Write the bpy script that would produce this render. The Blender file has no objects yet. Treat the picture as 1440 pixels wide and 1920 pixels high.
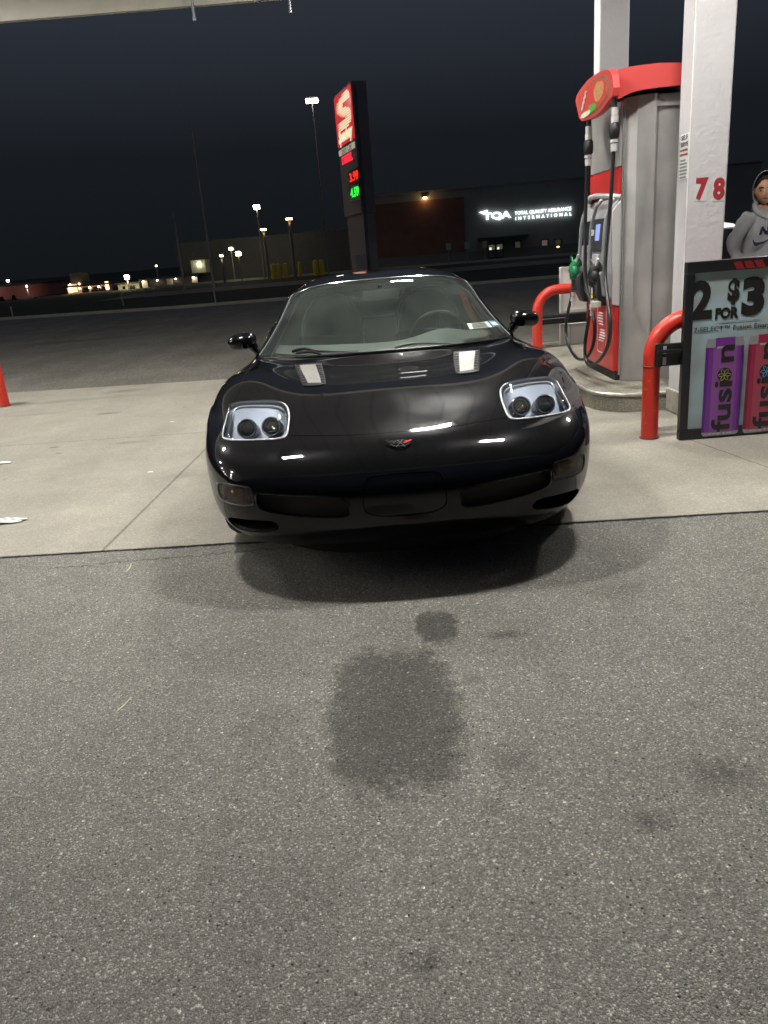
import bpy, bmesh, math, random
import numpy as np
from mathutils import Vector, Matrix
random.seed(7)
R_=math.radians
sc=bpy.context.scene; col=sc.collection

# ------------------------------------------------------------------ camera, world, exposure
FPX=1442.; PITCH=R_(18.8); ROLL=R_(4.7); EYE=1.37
cam=bpy.data.cameras.new('camera'); co=bpy.data.objects.new('camera',cam); col.objects.link(co); sc.camera=co
CAMF=Vector((0,math.cos(PITCH),-math.sin(PITCH))); CAMR0=Vector((1,0,0)); CAMU0=CAMR0.cross(CAMF)
CAMR=math.cos(ROLL)*CAMR0-math.sin(ROLL)*CAMU0; CAMU=math.sin(ROLL)*CAMR0+math.cos(ROLL)*CAMU0
co.matrix_world=Matrix(((CAMR.x,CAMU.x,-CAMF.x,0),(CAMR.y,CAMU.y,-CAMF.y,0),(CAMR.z,CAMU.z,-CAMF.z,EYE),(0,0,0,1)))
cam.sensor_fit='VERTICAL'; cam.sensor_height=24; cam.lens=24*FPX/1920; cam.clip_start=.05; cam.clip_end=3000
def ray(x,y): return CAMF+CAMR*((x-720)/FPX)+CAMU*((960-y)/FPX)
def ad(x,y,Y):                                   # photo pixel -> world point at distance Y
    v=ray(x,y); return Vector((0,0,EYE))+v*(Y/v.y)
def ax(x,y,X): v=ray(x,y); return Vector((0,0,EYE))+v*(X/v.x)
sc.view_settings.view_transform='Standard'; sc.view_settings.look='None'; sc.view_settings.exposure=0; sc.view_settings.gamma=1
sc.cycles.use_denoising=True
try: sc.cycles.denoiser='OPENIMAGEDENOISE'
except Exception: pass
sc.cycles.max_bounces=8; sc.cycles.transparent_max_bounces=12; sc.cycles.sample_clamp_indirect=4; sc.cycles.caustics_reflective=False; sc.cycles.caustics_refractive=False
w=bpy.data.worlds.new('World'); sc.world=w; w.use_nodes=True
nt=w.node_tree; nt.nodes.clear()
def N(nt,t,**k):
    n=nt.nodes.new(t)
    for a,b in k.items():
        if a.startswith('i_'): n.inputs[a[2:].replace('_',' ')].default_value=b
        else: setattr(n,a,b)
    return n
out=N(nt,'ShaderNodeOutputWorld'); bg=N(nt,'ShaderNodeBackground'); tc=N(nt,'ShaderNodeTexCoord'); sx=N(nt,'ShaderNodeSeparateXYZ')
rp=N(nt,'ShaderNodeValToRGB'); e=rp.color_ramp.elements
# light-polluted night sky
e[0].position=.0; e[0].color=(.0068,.0082,.0096,1); e[1].position=.42; e[1].color=(.044,.052,.072,1)
m=e.new(.12); m.color=(.0088,.0108,.0138,1)
nt.links.new(tc.outputs['Generated'],sx.inputs[0]); nt.links.new(sx.outputs['Z'],rp.inputs[0]); nt.links.new(rp.outputs[0],bg.inputs[0]); nt.links.new(bg.outputs[0],out.inputs[0])
bg.inputs[1].default_value=1.0

# ------------------------------------------------------------------ helpers
def lnk(nt,a,b): nt.links.new(a,b)
MATS={}
def mat(name,c=(.5,.5,.5),r=.5,m=0,em=None,es=0,coat=0,alpha=1,trans=0,bump=0,bs=50,var=0,vs=6,spec=.5,wear=None,ws=8,wth=.62):
    if name in MATS: return MATS[name]
    M=bpy.data.materials.new(name); M.use_nodes=True; nt=M.node_tree; b=nt.nodes['Principled BSDF']
    b.inputs['Base Color'].default_value=(*c,1); b.inputs['Roughness'].default_value=r; b.inputs['Metallic'].default_value=m
    b.inputs['Coat Weight'].default_value=coat; b.inputs['Coat Roughness'].default_value=.03; b.inputs['Alpha'].default_value=alpha
    b.inputs['Transmission Weight'].default_value=trans; b.inputs['Specular IOR Level'].default_value=spec
    if em: b.inputs['Emission Color'].default_value=(*em,1); b.inputs['Emission Strength'].default_value=es
    tcn=None
    if bump or var or wear: tcn=N(nt,'ShaderNodeTexCoord')
    src=None
    if var:
        n=N(nt,'ShaderNodeTexNoise'); n.inputs['Scale'].default_value=vs; n.inputs['Detail'].default_value=6; n.inputs['Roughness'].default_value=.65
        lnk(nt,tcn.outputs['Object'],n.inputs['Vector'])
        mr=N(nt,'ShaderNodeMapRange'); mr.inputs['From Min'].default_value=.3; mr.inputs['From Max'].default_value=.7; mr.inputs['To Min'].default_value=1-var; mr.inputs['To Max'].default_value=1+var*.6
        lnk(nt,n.outputs['Fac'],mr.inputs[0])
        h=N(nt,'ShaderNodeVectorMath',operation='SCALE'); h.inputs[0].default_value=c; lnk(nt,mr.outputs[0],h.inputs['Scale']); src=h.outputs[0]
        rr=N(nt,'ShaderNodeMapRange'); rr.inputs['To Min'].default_value=max(r-.12,.02); rr.inputs['To Max'].default_value=min(r+.15,1); lnk(nt,n.outputs['Fac'],rr.inputs[0]); lnk(nt,rr.outputs[0],b.inputs['Roughness'])
    if wear:
        n=N(nt,'ShaderNodeTexNoise'); n.inputs['Scale'].default_value=ws; n.inputs['Detail'].default_value=9; n.inputs['Roughness'].default_value=.7
        lnk(nt,tcn.outputs['Object'],n.inputs['Vector'])
        st=N(nt,'ShaderNodeMapRange'); st.inputs['From Min'].default_value=wth; st.inputs['From Max'].default_value=wth+.03; lnk(nt,n.outputs['Fac'],st.inputs[0])
        mx=N(nt,'ShaderNodeMix',data_type='RGBA'); lnk(nt,st.outputs[0],mx.inputs['Factor'])
        if src: lnk(nt,src,mx.inputs[6])
        else: mx.inputs[6].default_value=(*c,1)
        mx.inputs[7].default_value=(*wear,1); src=mx.outputs[2]
    if src: lnk(nt,src,b.inputs['Base Color'])
    if bump:
        n=N(nt,'ShaderNodeTexNoise'); n.inputs['Scale'].default_value=bs; n.inputs['Detail'].default_value=5
        lnk(nt,tcn.outputs['Object'],n.inputs['Vector']); bp=N(nt,'ShaderNodeBump'); bp.inputs['Strength'].default_value=bump; bp.inputs['Distance'].default_value=.01
        lnk(nt,n.outputs['Fac'],bp.inputs['Height']); lnk(nt,bp.outputs[0],b.inputs['Normal'])
    MATS[name]=M; return M
def emat(name,c,s):
    if name in MATS: return MATS[name]
    M=bpy.data.materials.new(name); M.use_nodes=True; b=M.node_tree.nodes['Principled BSDF']
    b.inputs['Base Color'].default_value=(*[x*.5 for x in c],1); b.inputs['Emission Color'].default_value=(*c,1); b.inputs['Emission Strength'].default_value=s; b.inputs['Roughness'].default_value=.4
    MATS[name]=M; return M
def tag(o,label=None,cat=None,group=None,kind=None):
    for k,v in (('label',label),('category',cat),('group',group),('kind',kind)):
        if v: o[k]=v
    return o
def empty(name,loc=(0,0,0),rz=0,label=None,cat=None,group=None):
    o=bpy.data.objects.new(name,None); col.objects.link(o); o.location=loc; o.rotation_euler=(0,0,rz); o.empty_display_size=.2
    return tag(o,label,cat,group)
def link(name,me,m,parent=None):
    o=bpy.data.objects.new(name,me); col.objects.link(o)
    if m is not None:
        for q in (m if isinstance(m,(list,tuple)) else [m]): me.materials.append(q)
    if parent: o.parent=parent
    return o
def copy_tree(o,parent=None):
    c=o.copy(); col.objects.link(c)
    if parent: c.parent=parent
    for ch in list(o.children): copy_tree(ch,c)
    return c
def frame(o,right,up):
    r=Vector(right).normalized(); u=Vector(up).normalized(); n=r.cross(u).normalized(); u=n.cross(r); o=Vector(o)
    return Matrix(((r.x,u.x,n.x,o.x),(r.y,u.y,n.y,o.y),(r.z,u.z,n.z,o.z),(0,0,0,1)))
class MB:
    def __init__(s): s.v=[]; s.f=[]; s.mi=[]; s.cur=0
    def add(s,vs,fs,M=None):
        b=len(s.v); s.v+=[tuple(M@Vector(p)) if M else tuple(p) for p in vs]; s.f+=[tuple(b+i for i in q) for q in fs]; s.mi+=[s.cur]*len(fs); return s
    def box(s,c,d,M=None,rz=0,taper=1):
        x,y,z=d[0]/2,d[1]/2,d[2]/2; vs=[]
        for k in (-1,1):
            t=taper if k>0 else 1
            for a,b in ((-1,-1),(1,-1),(1,1),(-1,1)):
                px,py=a*x*t,b*y*t
                if rz: px,py=px*math.cos(rz)-py*math.sin(rz),px*math.sin(rz)+py*math.cos(rz)
                vs.append((c[0]+px,c[1]+py,c[2]+k*z))
        return s.add(vs,[(3,2,1,0),(4,5,6,7),(0,1,5,4),(1,2,6,5),(2,3,7,6),(3,0,4,7)],M)
    def tube(s,pts,r,n=10,cap=True,M=None,closed=False,sx=1):
        P=[Vector(p) for p in pts]; m=len(P); R=r if isinstance(r,(list,tuple)) else [r]*m
        vs=[];fs=[]; prev=None
        for i in range(m):
            if closed: t=(P[(i+1)%m]-P[i-1])
            else: t=(P[min(i+1,m-1)]-P[max(i-1,0)])
            t.normalize()
            if prev is None:
                a=Vector((0,0,1)) if abs(t.z)<.9 else Vector((1,0,0)); nx=t.cross(a).normalized()
            else: nx=(prev-t*prev.dot(t)).normalized()
            prev=nx; ny=t.cross(nx)
            for k in range(n):
                a=2*math.pi*k/n; vs.append(P[i]+nx*(math.cos(a)*R[i]*sx)+ny*(math.sin(a)*R[i]))
        for i in range(m if closed else m-1):
            for k in range(n):
                a=i*n+k;b=i*n+(k+1)%n;j=(i+1)%m; fs.append((a,b,j*n+(k+1)%n,j*n+k))
        if cap and not closed: fs.append(tuple(range(n))[::-1]); fs.append(tuple((m-1)*n+k for k in range(n)))
        return s.add(vs,fs,M)
    def cyl(s,a,b,r,r2=None,n=20,M=None): return s.tube([a,b],[r,r if r2 is None else r2],n,True,M)
    def prism(s,poly,d,M=None):           # poly in local xy, extruded 0..d along local z
        n=len(poly); A=sum(poly[i][0]*poly[(i+1)%n][1]-poly[(i+1)%n][0]*poly[i][1] for i in range(n))
        if A<0: poly=poly[::-1]
        vs=[(p[0],p[1],0) for p in poly]+[(p[0],p[1],d) for p in poly]
        fs=[tuple(range(n))[::-1],tuple(range(n,2*n))]+[(i,(i+1)%n,n+(i+1)%n,n+i) for i in range(n)]
        if d<0: fs=[q[::-1] for q in fs]
        return s.add(vs,fs,M)
    def lathe(s,prof,n=24,M=None,cap=True):
        vs=[];fs=[]
        for r,z in prof:
            for k in range(n): a=2*math.pi*k/n; vs.append((r*math.cos(a),r*math.sin(a),z))
        for i in range(len(prof)-1):
            for k in range(n): fs.append((i*n+k,i*n+(k+1)%n,(i+1)*n+(k+1)%n,(i+1)*n+k))
        if cap: fs.append(tuple(range(n))[::-1]); fs.append(tuple((len(prof)-1)*n+k for k in range(n)))
        return s.add(vs,fs,M)
    def ball(s,c,r,M=None,n=16):
        if not hasattr(r,'__len__'): r=(r,r,r)
        vs=[];fs=[];h=n//2
        for i in range(h+1):
            t=math.pi*i/h
            for k in range(n): a=2*math.pi*k/n; vs.append((c[0]+r[0]*math.sin(t)*math.cos(a),c[1]+r[1]*math.sin(t)*math.sin(a),c[2]-r[2]*math.cos(t)))
        for i in range(h):
            for k in range(n): fs.append((i*n+k,i*n+(k+1)%n,(i+1)*n+(k+1)%n,(i+1)*n+k))
        return s.add(vs,fs,M)
    def build(s,name,m,parent=None,smooth=True,bevel=0,seg=2,ang=35):
        me=bpy.data.meshes.new(name); me.from_pydata([tuple(p) for p in s.v],[],s.f); 
        o=link(name,me,m,parent)
        if any(s.mi): me.polygons.foreach_set('material_index',s.mi)
        if smooth:
            me.polygons.foreach_set('use_smooth',[True]*len(me.polygons)); me.update()
            bm=bmesh.new(); bm.from_mesh(me); bmesh.ops.remove_doubles(bm,verts=bm.verts,dist=1e-6)
            lim=R_(ang)
            for ed in bm.edges:
                if len(ed.link_faces)==2 and ed.calc_face_angle(0)>lim: ed.smooth=False
            bm.to_mesh(me); bm.free()
        if bevel:
            b=o.modifiers.new('bevel','BEVEL'); b.width=bevel; b.segments=seg; b.limit_method='ANGLE'; b.angle_limit=R_(40)
        return o
def rrect(cx,cy,w,h,r,n=5):
    P=[]
    for sx,sy,a0 in ((1,1,0),(-1,1,90),(-1,-1,180),(1,-1,270)):
        for k in range(n+1):
            a=R_(a0+90*k/n); P.append((cx+sx*(w/2-r)+r*math.cos(a),cy+sy*(h/2-r)+r*math.sin(a)))
    return P
def chaikin(P,n=3,closed=True):
    for _ in range(n):
        Q=[]; m=len(P)
        for i in range(m if closed else m-1):
            a=np.array(P[i],float); b=np.array(P[(i+1)%m],float); Q+=[tuple(a*.75+b*.25),tuple(a*.25+b*.75)]
        P=[tuple(P[0])]+Q+[tuple(P[-1])] if not closed else Q
    return P
def bez(P,n=8):                          # smooth curve through points (Catmull-Rom)
    P=[Vector(p) for p in P]; Q=[]
    for i in range(len(P)-1):
        a=P[max(i-1,0)];b=P[i];c=P[i+1];d=P[min(i+2,len(P)-1)]
        for k in range(n):
            t=k/n; Q.append(.5*((2*b)+(c-a)*t+(2*a-5*b+4*c-d)*t*t+(3*b-a-3*c+d)*t**3))
    Q.append(P[-1]); return Q
def text(name,s,size,M,m,parent=None,ext=.001,bold=0,shear=0,sx=1,align='CENTER',ay='CENTER',space=1,keepw=None):
    c=bpy.data.curves.new(name,'FONT'); c.body=s; c.size=size; c.extrude=ext; c.offset=bold; c.shear=shear; c.align_x=align; c.align_y=ay; c.space_character=space; c.resolution_u=4
    o=bpy.data.objects.new(name+'_curve',c); col.objects.link(o); bpy.context.view_layer.update()
    me=bpy.data.meshes.new_from_object(o.evaluated_get(bpy.context.evaluated_depsgraph_get())); bpy.data.objects.remove(o)
    if keepw:
        xs=[v.co.x for v in me.vertices]; sx=keepw/(max(xs)-min(xs))
    for v in me.vertices: v.co=M@Vector((v.co.x*sx,v.co.y,v.co.z))
    me.materials.clear(); me.name=name
    return link(name,me,m,parent)
def fit(o,h):
    zs=[v.co.z for v in o.data.vertices]; c=(max(zs)+min(zs))/2; k=h/(max(zs)-min(zs))
    for v in o.data.vertices: v.co.z=c+(v.co.z-c)*k
    return o
def plight(o,power,c,loc,r=.1,spot=None):
    l=bpy.data.lights.new('lamp_light','SPOT' if spot else 'POINT'); l.energy=power; l.color=c; l.shadow_soft_size=r
    if spot: l.spot_size=R_(spot); l.spot_blend=.6
    q=bpy.data.objects.new('lamp_light',l); col.objects.link(q); q.location=loc
    if o: q.parent=o
    return q
# ------------------------------------------------------------------ ground
def ground_mat(name,base,stones,scale,rough,stains=(),lines=(),bump=.5,patch=.18,grain=.5,tone2=None,edge=None):
    M=bpy.data.materials.new(name); M.use_nodes=True; nt=M.node_tree; b=nt.nodes['Principled BSDF']
    g=N(nt,'ShaderNodeNewGeometry'); pos=g.outputs['Position']
    def noise(s,d=4,ro=.6):
        n=N(nt,'ShaderNodeTexNoise'); n.inputs['Scale'].default_value=s; n.inputs['Detail'].default_value=d; n.inputs['Roughness'].default_value=ro; lnk(nt,pos,n.inputs['Vector']); return n.outputs['Fac']
    def rng(v,a,b_,c,d):
        r=N(nt,'ShaderNodeMapRange'); r.inputs['From Min'].default_value=a; r.inputs['From Max'].default_value=b_; r.inputs['To Min'].default_value=c; r.inputs['To Max'].default_value=d; lnk(nt,v,r.inputs[0]); return r.outputs[0]
    def ma(op,a,b_=None):
        m=N(nt,'ShaderNodeMath',operation=op)
        for i,x in enumerate((a,b_)):
            if x is None: continue
            if isinstance(x,(int,float)): m.inputs[i].default_value=x
            else: lnk(nt,x,m.inputs[i])
        return m.outputs[0]
    vo=N(nt,'ShaderNodeTexVoronoi'); vo.inputs['Scale'].default_value=scale; lnk(nt,pos,vo.inputs['Vector'])
    sep=N(nt,'ShaderNodeSeparateColor'); lnk(nt,vo.outputs['Color'],sep.inputs[0])
    ramp=N(nt,'ShaderNodeValToRGB'); lnk(nt,sep.outputs[0],ramp.inputs[0]); ramp.color_ramp.interpolation='LINEAR'
    el=ramp.color_ramp.elements; el[0].position=0; el[0].color=(*[x*(1-grain) for x in base],1); el[1].position=1; el[1].color=(*stones,1)
    q=el.new(.45); q.color=(*base,1); q=el.new(.86); q.color=(*[x*(1+grain*.55) for x in base],1)
    c=ramp.outputs[0]
    def mul(c,v):
        h=N(nt,'ShaderNodeVectorMath',operation='SCALE'); lnk(nt,c,h.inputs[0]); lnk(nt,v,h.inputs['Scale']); return h.outputs[0]
    # dark binder between the stones, fine grit, large patches
    c=mul(c,rng(vo.outputs['Distance'],.25,.75,1.1,1-.55*grain))
    c=mul(c,rng(noise(scale*2.3,3),.3,.7,1-.35*grain,1+.35*grain))
    if grain>.3 and scale>60:
        v2=N(nt,'ShaderNodeTexVoronoi'); v2.inputs['Scale'].default_value=52; lnk(nt,pos,v2.inputs['Vector']); s2=N(nt,'ShaderNodeSeparateColor'); lnk(nt,v2.outputs['Color'],s2.inputs[0])
        k1=ma('MULTIPLY',ma('GREATER_THAN',s2.outputs[0],.86),rng(v2.outputs['Distance'],.16,.30,1,0)); c=mul(c,ma('ADD',1.,ma('MULTIPLY',k1,1.15)))
        k2=ma('MULTIPLY',ma('LESS_THAN',s2.outputs[0],.22),rng(v2.outputs['Distance'],.08,.24,1,0)); c=mul(c,ma('SUBTRACT',1.,ma('MULTIPLY',k2,.9)))
    c=mul(c,rng(noise(.8,6,.62),.3,.72,1-patch,1+patch)); c=mul(c,rng(noise(5,7,.7),.3,.72,1-patch*.6,1+patch*.6))
    sxy=N(nt,'ShaderNodeSeparateXYZ'); lnk(nt,pos,sxy.inputs[0]); X,Y=sxy.outputs[0],sxy.outputs[1]
    wob=ma('MULTIPLY',ma('SUBTRACT',noise(7,6,.75),.5),1.); wob2=ma('MULTIPLY',ma('SUBTRACT',noise(28,4,.7),.5),.5); wobs=ma('ADD',wob,wob2)
    rough_v=rng(noise(3,5),.3,.7,rough-.06,rough+.06)
    mp=N(nt,'ShaderNodeMapping'); mp.inputs['Scale'].default_value=(1.6,.22,1); lnk(nt,pos,mp.inputs[0]); ts=N(nt,'ShaderNodeTexNoise'); ts.inputs['Scale'].default_value=1.4; ts.inputs['Detail'].default_value=5; lnk(nt,mp.outputs[0],ts.inputs['Vector'])
    c=mul(c,rng(ts.outputs['Fac'],.35,.70,1.05,1-patch*.8))
    v3=N(nt,'ShaderNodeTexVoronoi'); v3.inputs['Scale'].default_value=2.6; lnk(nt,pos,v3.inputs['Vector']); s3=N(nt,'ShaderNodeSeparateColor'); lnk(nt,v3.outputs['Color'],s3.inputs[0])
    dsp=ma('ADD',v3.outputs['Distance'],ma('MULTIPLY',ma('SUBTRACT',noise(25,3),.5),.10)); k3=ma('MULTIPLY',ma('GREATER_THAN',s3.outputs[0],.62),rng(dsp,.035,.085,1,0)); c=mul(c,ma('SUBTRACT',1.,ma('MULTIPLY',k3,.30)))
    for (cx,cy,a,b2,soft,dark,wb) in stains:
        dx=ma('DIVIDE',ma('SUBTRACT',X,cx),a); dy=ma('DIVIDE',ma('SUBTRACT',Y,cy),b2)
        d=ma('POWER',ma('ADD',ma('POWER',ma('ABSOLUTE',dx),3.2),ma('POWER',ma('ABSOLUTE',dy),3.2)),1/3.2); d=ma('ADD',d,ma('MULTIPLY',wobs,wb))
        f=rng(d,1-soft,1+soft*.4,dark,1); c=mul(c,f)
    for (x0,y0,x1,y1,wd,dark,wb) in lines:
        L=math.hypot(x1-x0,y1-y0); nx,ny=-(y1-y0)/L,(x1-x0)/L; tx,ty=(x1-x0)/L,(y1-y0)/L
        dd=ma('ABSOLUTE',ma('ADD',ma('ADD',ma('MULTIPLY',X,nx),ma('MULTIPLY',Y,ny)),ma('ADD',ma('MULTIPLY',wobs,wb),-(x0*nx+y0*ny))))
        t=ma('ADD',ma('ADD',ma('MULTIPLY',X,tx),ma('MULTIPLY',Y,ty)),-(x0*tx+y0*ty))
        inr=ma('MULTIPLY',ma('GREATER_THAN',t,0.),ma('LESS_THAN',t,L))
        f=ma('SUBTRACT',1.,ma('MULTIPLY',inr,rng(dd,wd*.5,wd,1-dark,0))); c=mul(c,f)
    lnk(nt,c,b.inputs['Base Color']); lnk(nt,rough_v,b.inputs['Roughness']); b.inputs['Specular IOR Level'].default_value=.35
    h=ma('ADD',ma('MULTIPLY',vo.outputs['Distance'],-.8),ma('MULTIPLY',noise(scale*1.7,3),.7)); h=ma('ADD',h,ma('MULTIPLY',noise(14,4),.6))
    bp=N(nt,'ShaderNodeBump'); bp.inputs['Strength'].default_value=bump; bp.inputs['Distance'].default_value=.006; lnk(nt,h,bp.inputs['Height']); lnk(nt,bp.outputs[0],b.inputs['Normal'])
    return M
def sheet(name,poly,z,m,label=None):
    me=bpy.data.meshes.new(name); me.from_pydata([(x,y,z) for x,y in poly],[],[tuple(range(len(poly)))]); o=link(name,me,m); tag(o,kind='structure'); 
    return o
asph=ground_mat('asphalt',(.234,.224,.199),(.54,.52,.47),230,.8,grain=.40,bump=1.,patch=.12,
    stains=[(-.022,2.10,.212,.400,.16,.46,.60),(-.01,2.12,.12,.27,.9,.80,1.3),(.165,2.645,.082,.128,.22,.40,1.0),(.41,2.53,.075,.028,.6,.5,.8),(.30,1.79,.07,.09,.9,.66,.9),(.83,1.68,.09,.07,.9,.58,.9),(.59,1.53,.05,.035,.9,.55,.9),(.012,1.19,.045,.03,.9,.6,.9),(.22,1.62,.04,.03,.9,.75,.9),(-.45,2.1,.09,.06,1.,.86,.9),(.93,2.85,.2,.10,.9,.78,.9),(-1.0,1.3,.5,.3,.9,.9,.9),(.25,2.25,.04,.03,.9,.78,.9),(-.14,2.62,.03,.03,.9,.8,.9)],
    lines=[(-9,4.236,9,3.15,.022,.12,.05),(-1.7,3.60,-.4,3.62,.008,.45,.10)])
lotm=ground_mat('lot_asphalt',(.17,.158,.134),(.34,.33,.29),95,.82,grain=.5,bump=.6,patch=.2,stains=[(-6.5,17.5,1.3,.25,.8,.6,.7),(-2,13,1.2,.5,.9,.8,.8)])
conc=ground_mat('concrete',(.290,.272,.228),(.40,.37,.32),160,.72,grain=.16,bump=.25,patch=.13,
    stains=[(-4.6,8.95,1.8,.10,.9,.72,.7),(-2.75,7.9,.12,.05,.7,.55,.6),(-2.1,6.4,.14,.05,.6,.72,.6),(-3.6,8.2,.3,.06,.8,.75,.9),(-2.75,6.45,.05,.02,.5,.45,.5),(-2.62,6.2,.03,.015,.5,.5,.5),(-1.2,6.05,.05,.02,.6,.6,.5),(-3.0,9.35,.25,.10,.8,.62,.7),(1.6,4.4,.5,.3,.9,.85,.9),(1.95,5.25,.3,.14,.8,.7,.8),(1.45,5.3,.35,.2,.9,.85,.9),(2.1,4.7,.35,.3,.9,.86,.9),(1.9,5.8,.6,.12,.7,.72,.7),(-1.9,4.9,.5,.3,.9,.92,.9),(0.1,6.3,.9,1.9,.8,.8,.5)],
    lines=[(-1.49,3.70,-1.13,9.8,.013,.55,.012),(-9,7.02,1.7,6.38,.010,.55,.02),(2.45,3.3,2.10,5.02,.008,.5,.03),(-9,4.235,9,3.149,.012,.8,.04)])
grass=ground_mat('grass_ground',(.020,.028,.012),(.05,.06,.025),30,.95,grain=.6,bump=1,patch=.4)
pave=ground_mat('pavement_concrete',(.22,.21,.19),(.3,.3,.27),90,.8,grain=.2,bump=.2)
sheet('ground',[(-900,-600),(900,-600),(900,1500),(-900,1500)],-.05,grass)
lot_edge=[(-40,36.0),(-20,32.0),(-13.6,29.7),(-6.5,27.6),(0,27.3),(8,27.3),(40,27.3)]
sheet('parking_lot',[(-40,-25),(40,-25)]+lot_edge[::-1],-.014,lotm)
sheet('asphalt_apron',[(-32,-12),(14,-12),(14,3.149-.30),(9,3.149),(-32,5.62)],-.008,asph)
sheet('concrete_pad',[(-32,5.62),(9,3.149),(9,8.2),(-1.99,9.67),(-4.83,10.05),(-9,10.6),(-32,12.0)],-.003,conc)
# kerb along the far side of the lot, pavement in front of the building
k=MB()
for (x0,y0),(x1,y1) in zip(lot_edge,lot_edge[1:]):
    L=math.hypot(x1-x0,y1-y0); a=math.atan2(y1-y0,x1-x0); k.box(((x0+x1)/2,(y0+y1)/2+.07,.02),(L+.02,.15,.13),rz=a)
tag(k.build('kerb',mat('kerb_concrete',(.30,.29,.26),.85,var=.2),smooth=False,bevel=.015),kind='structure')
BW=lambda x: 62.6-(x-0)*.13        # front wall line of the big building
sheet('pavement',[(-16,BW(-16)-3.0),(30,BW(30)-3.0),(30,BW(30)+.5),(-16,BW(-16)+.5)],-.02,pave)
k=MB(); a=math.atan2(-.13*46,46); k.box((7,BW(7)-3.05,.02),(46.4,.18,.16),rz=a); tag(k.build('building_kerb',mat('kerb_light',(.5,.49,.42),.85,var=.15),smooth=False),kind='structure')
MB().box((16,45.5,-.028),(60,7,.02)).build('street',lotm,smooth=False)['kind']='structure'

# ------------------------------------------------------------------ forecourt canopy and its lights
white_paint=mat('white_paint',(.57,.55,.56),.40,bump=.55,bs=28,var=.07,vs=5,wear=(.36,.33,.30),ws=16,wth=.70)
canm=bpy.data.materials.new('canopy_deck'); canm.use_nodes=True
_n=canm.node_tree; _b=_n.nodes['Principled BSDF']; _g=N(_n,'ShaderNodeNewGeometry'); _w=N(_n,'ShaderNodeTexWave'); _w.inputs['Scale'].default_value=.8; _w.wave_profile='SIN'
lnk(_n,_g.outputs['Position'],_w.inputs['Vector']); _c=N(_n,'ShaderNodeValToRGB'); _c.color_ramp.elements[0].color=(.40,.40,.42,1); _c.color_ramp.elements[0].position=.0; _c.color_ramp.elements[1].position=.06; _c.color_ramp.elements[1].color=(.50,.50,.52,1)
lnk(_n,_w.outputs['Fac'],_c.inputs[0]); lnk(_n,_c.outputs[0],_b.inputs['Base Color']); _b.inputs['Roughness'].default_value=.55
CZ=4.55; CX0,CX1,CY0,CY1=-30,9.5,.3,10.72
can=empty('canopy',(0,0,0),0,'large flat white canopy over the fuel pumps, edge across the top left sky','canopy')
MB().box(((CX0+CX1)/2,(CY0+CY1)/2,CZ+.3),(CX1-CX0-.1,CY1-CY0-.1,.6)).build('deck',canm,can,smooth=False)
fas=MB()
for x0,x1,y0,y1 in ((CX0,CX1,CY1,CY1+.08),(CX0,CX1,CY0-.08,CY0),(CX0-.08,CX0,CY0-.08,CY1+.08),(CX1,CX1+.08,CY0-.08,CY1+.08)): fas.box(((x0+x1)/2,(y0+y1)/2,CZ+.2),(x1-x0,y1-y0,.9))
fas.build('fascia',mat('canopy_fascia',(.78,.76,.66),.5,var=.05),can,smooth=False)
lamp_glow=emat('canopy_lamp_glow',(1,.975,.92),425)
def ceiling_light(x,y,label):
    t=empty('ceiling_light',(x,y,CZ),0,label,'ceiling light','lights under the canopy')
    MB().box((0,0,-.02),(.62,.40,.036)).build('housing',mat('lamp_housing',(.7,.7,.7),.4),t,smooth=False,bevel=.005)
    MB().box((0,0,-.046),(.50,.28,.012)).build('lens',lamp_glow,t,smooth=False)
for x,nx,ys in ((-27.,'seventh left of the middle',(4.1,8.2)),(-22.7,'sixth left of the middle',(4.1,8.2)),(-18.3,'fifth left of the middle',(4.1,8.2)),(-13.9,'fourth left of the middle',(4.1,8.2)),(-9.6,'third left of the middle',(4.1,8.2)),(-5.3,'second left of the middle',(8.2,)),(-1.6,'first left of the middle',(4.1,)),(.68,'middle',(8.2,)),(1.65,'first right of the middle',(4.1,)),(5.3,'second right of the middle',(8.2,))):
    for y in ys:
        ceiling_light(x,y,f"white canopy light, {nx} column, {'near' if y<5 else 'far'} row over the forecourt")
for px,lb in ((364,'left of the two thin grey rods hanging from the canopy edge'),(544,'right of the two thin grey rods hanging from the canopy edge')):
    yb=38 if px<400 else 23
    p=ad(px+1,yb,CY1-.1)
    o=MB().cyl((0,0,0),(0,0,CZ-p.z),.018,n=10).cyl((0,0,-.01),(0,0,.03),.024,n=10).build('hanging_rod',mat('galvanised',(.35,.36,.38),.4,.6)); o.location=p; tag(o,lb,'rod','rods under the canopy edge')

# ------------------------------------------------------------------ columns
red_txt=mat('red_vinyl',(.33,.03,.04),.5); blk_txt=mat('dark_vinyl',(.03,.03,.035),.5); wht_txt=mat('white_vinyl',(.8,.8,.78),.45)
def column(x,y,label):
    t=empty('support_column',(x,y,0),0,label,'column','columns of the canopy')
    MB().box((0,0,CZ/2),(.275,.21,CZ)).build('shaft',white_paint,t,smooth=False,bevel=.012,seg=3)
    MB().box((0,0,.09),(.30,.235,.18)).build('base_trim',mat('dirty_concrete',(.36,.33,.27),.85,var=.3,vs=9,bump=.4,bs=60),t,smooth=False,bevel=.012)
    w_=MB(); w_.box((-.139,-.104,CZ/2+.1),(.006,.006,CZ-.25)); w_.build('corner_bead',mat('bead_paint',(.8,.79,.77),.4),t,smooth=False)
    return t
c1=column(2.437,5.86,'near white column marked 7 8 beside the drink sign')
c2=column(2.52,8.30,'far white column rising behind the fuel pump')
FY=5.86-.105-.0035; LX=2.437-.1375-.0035
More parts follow.
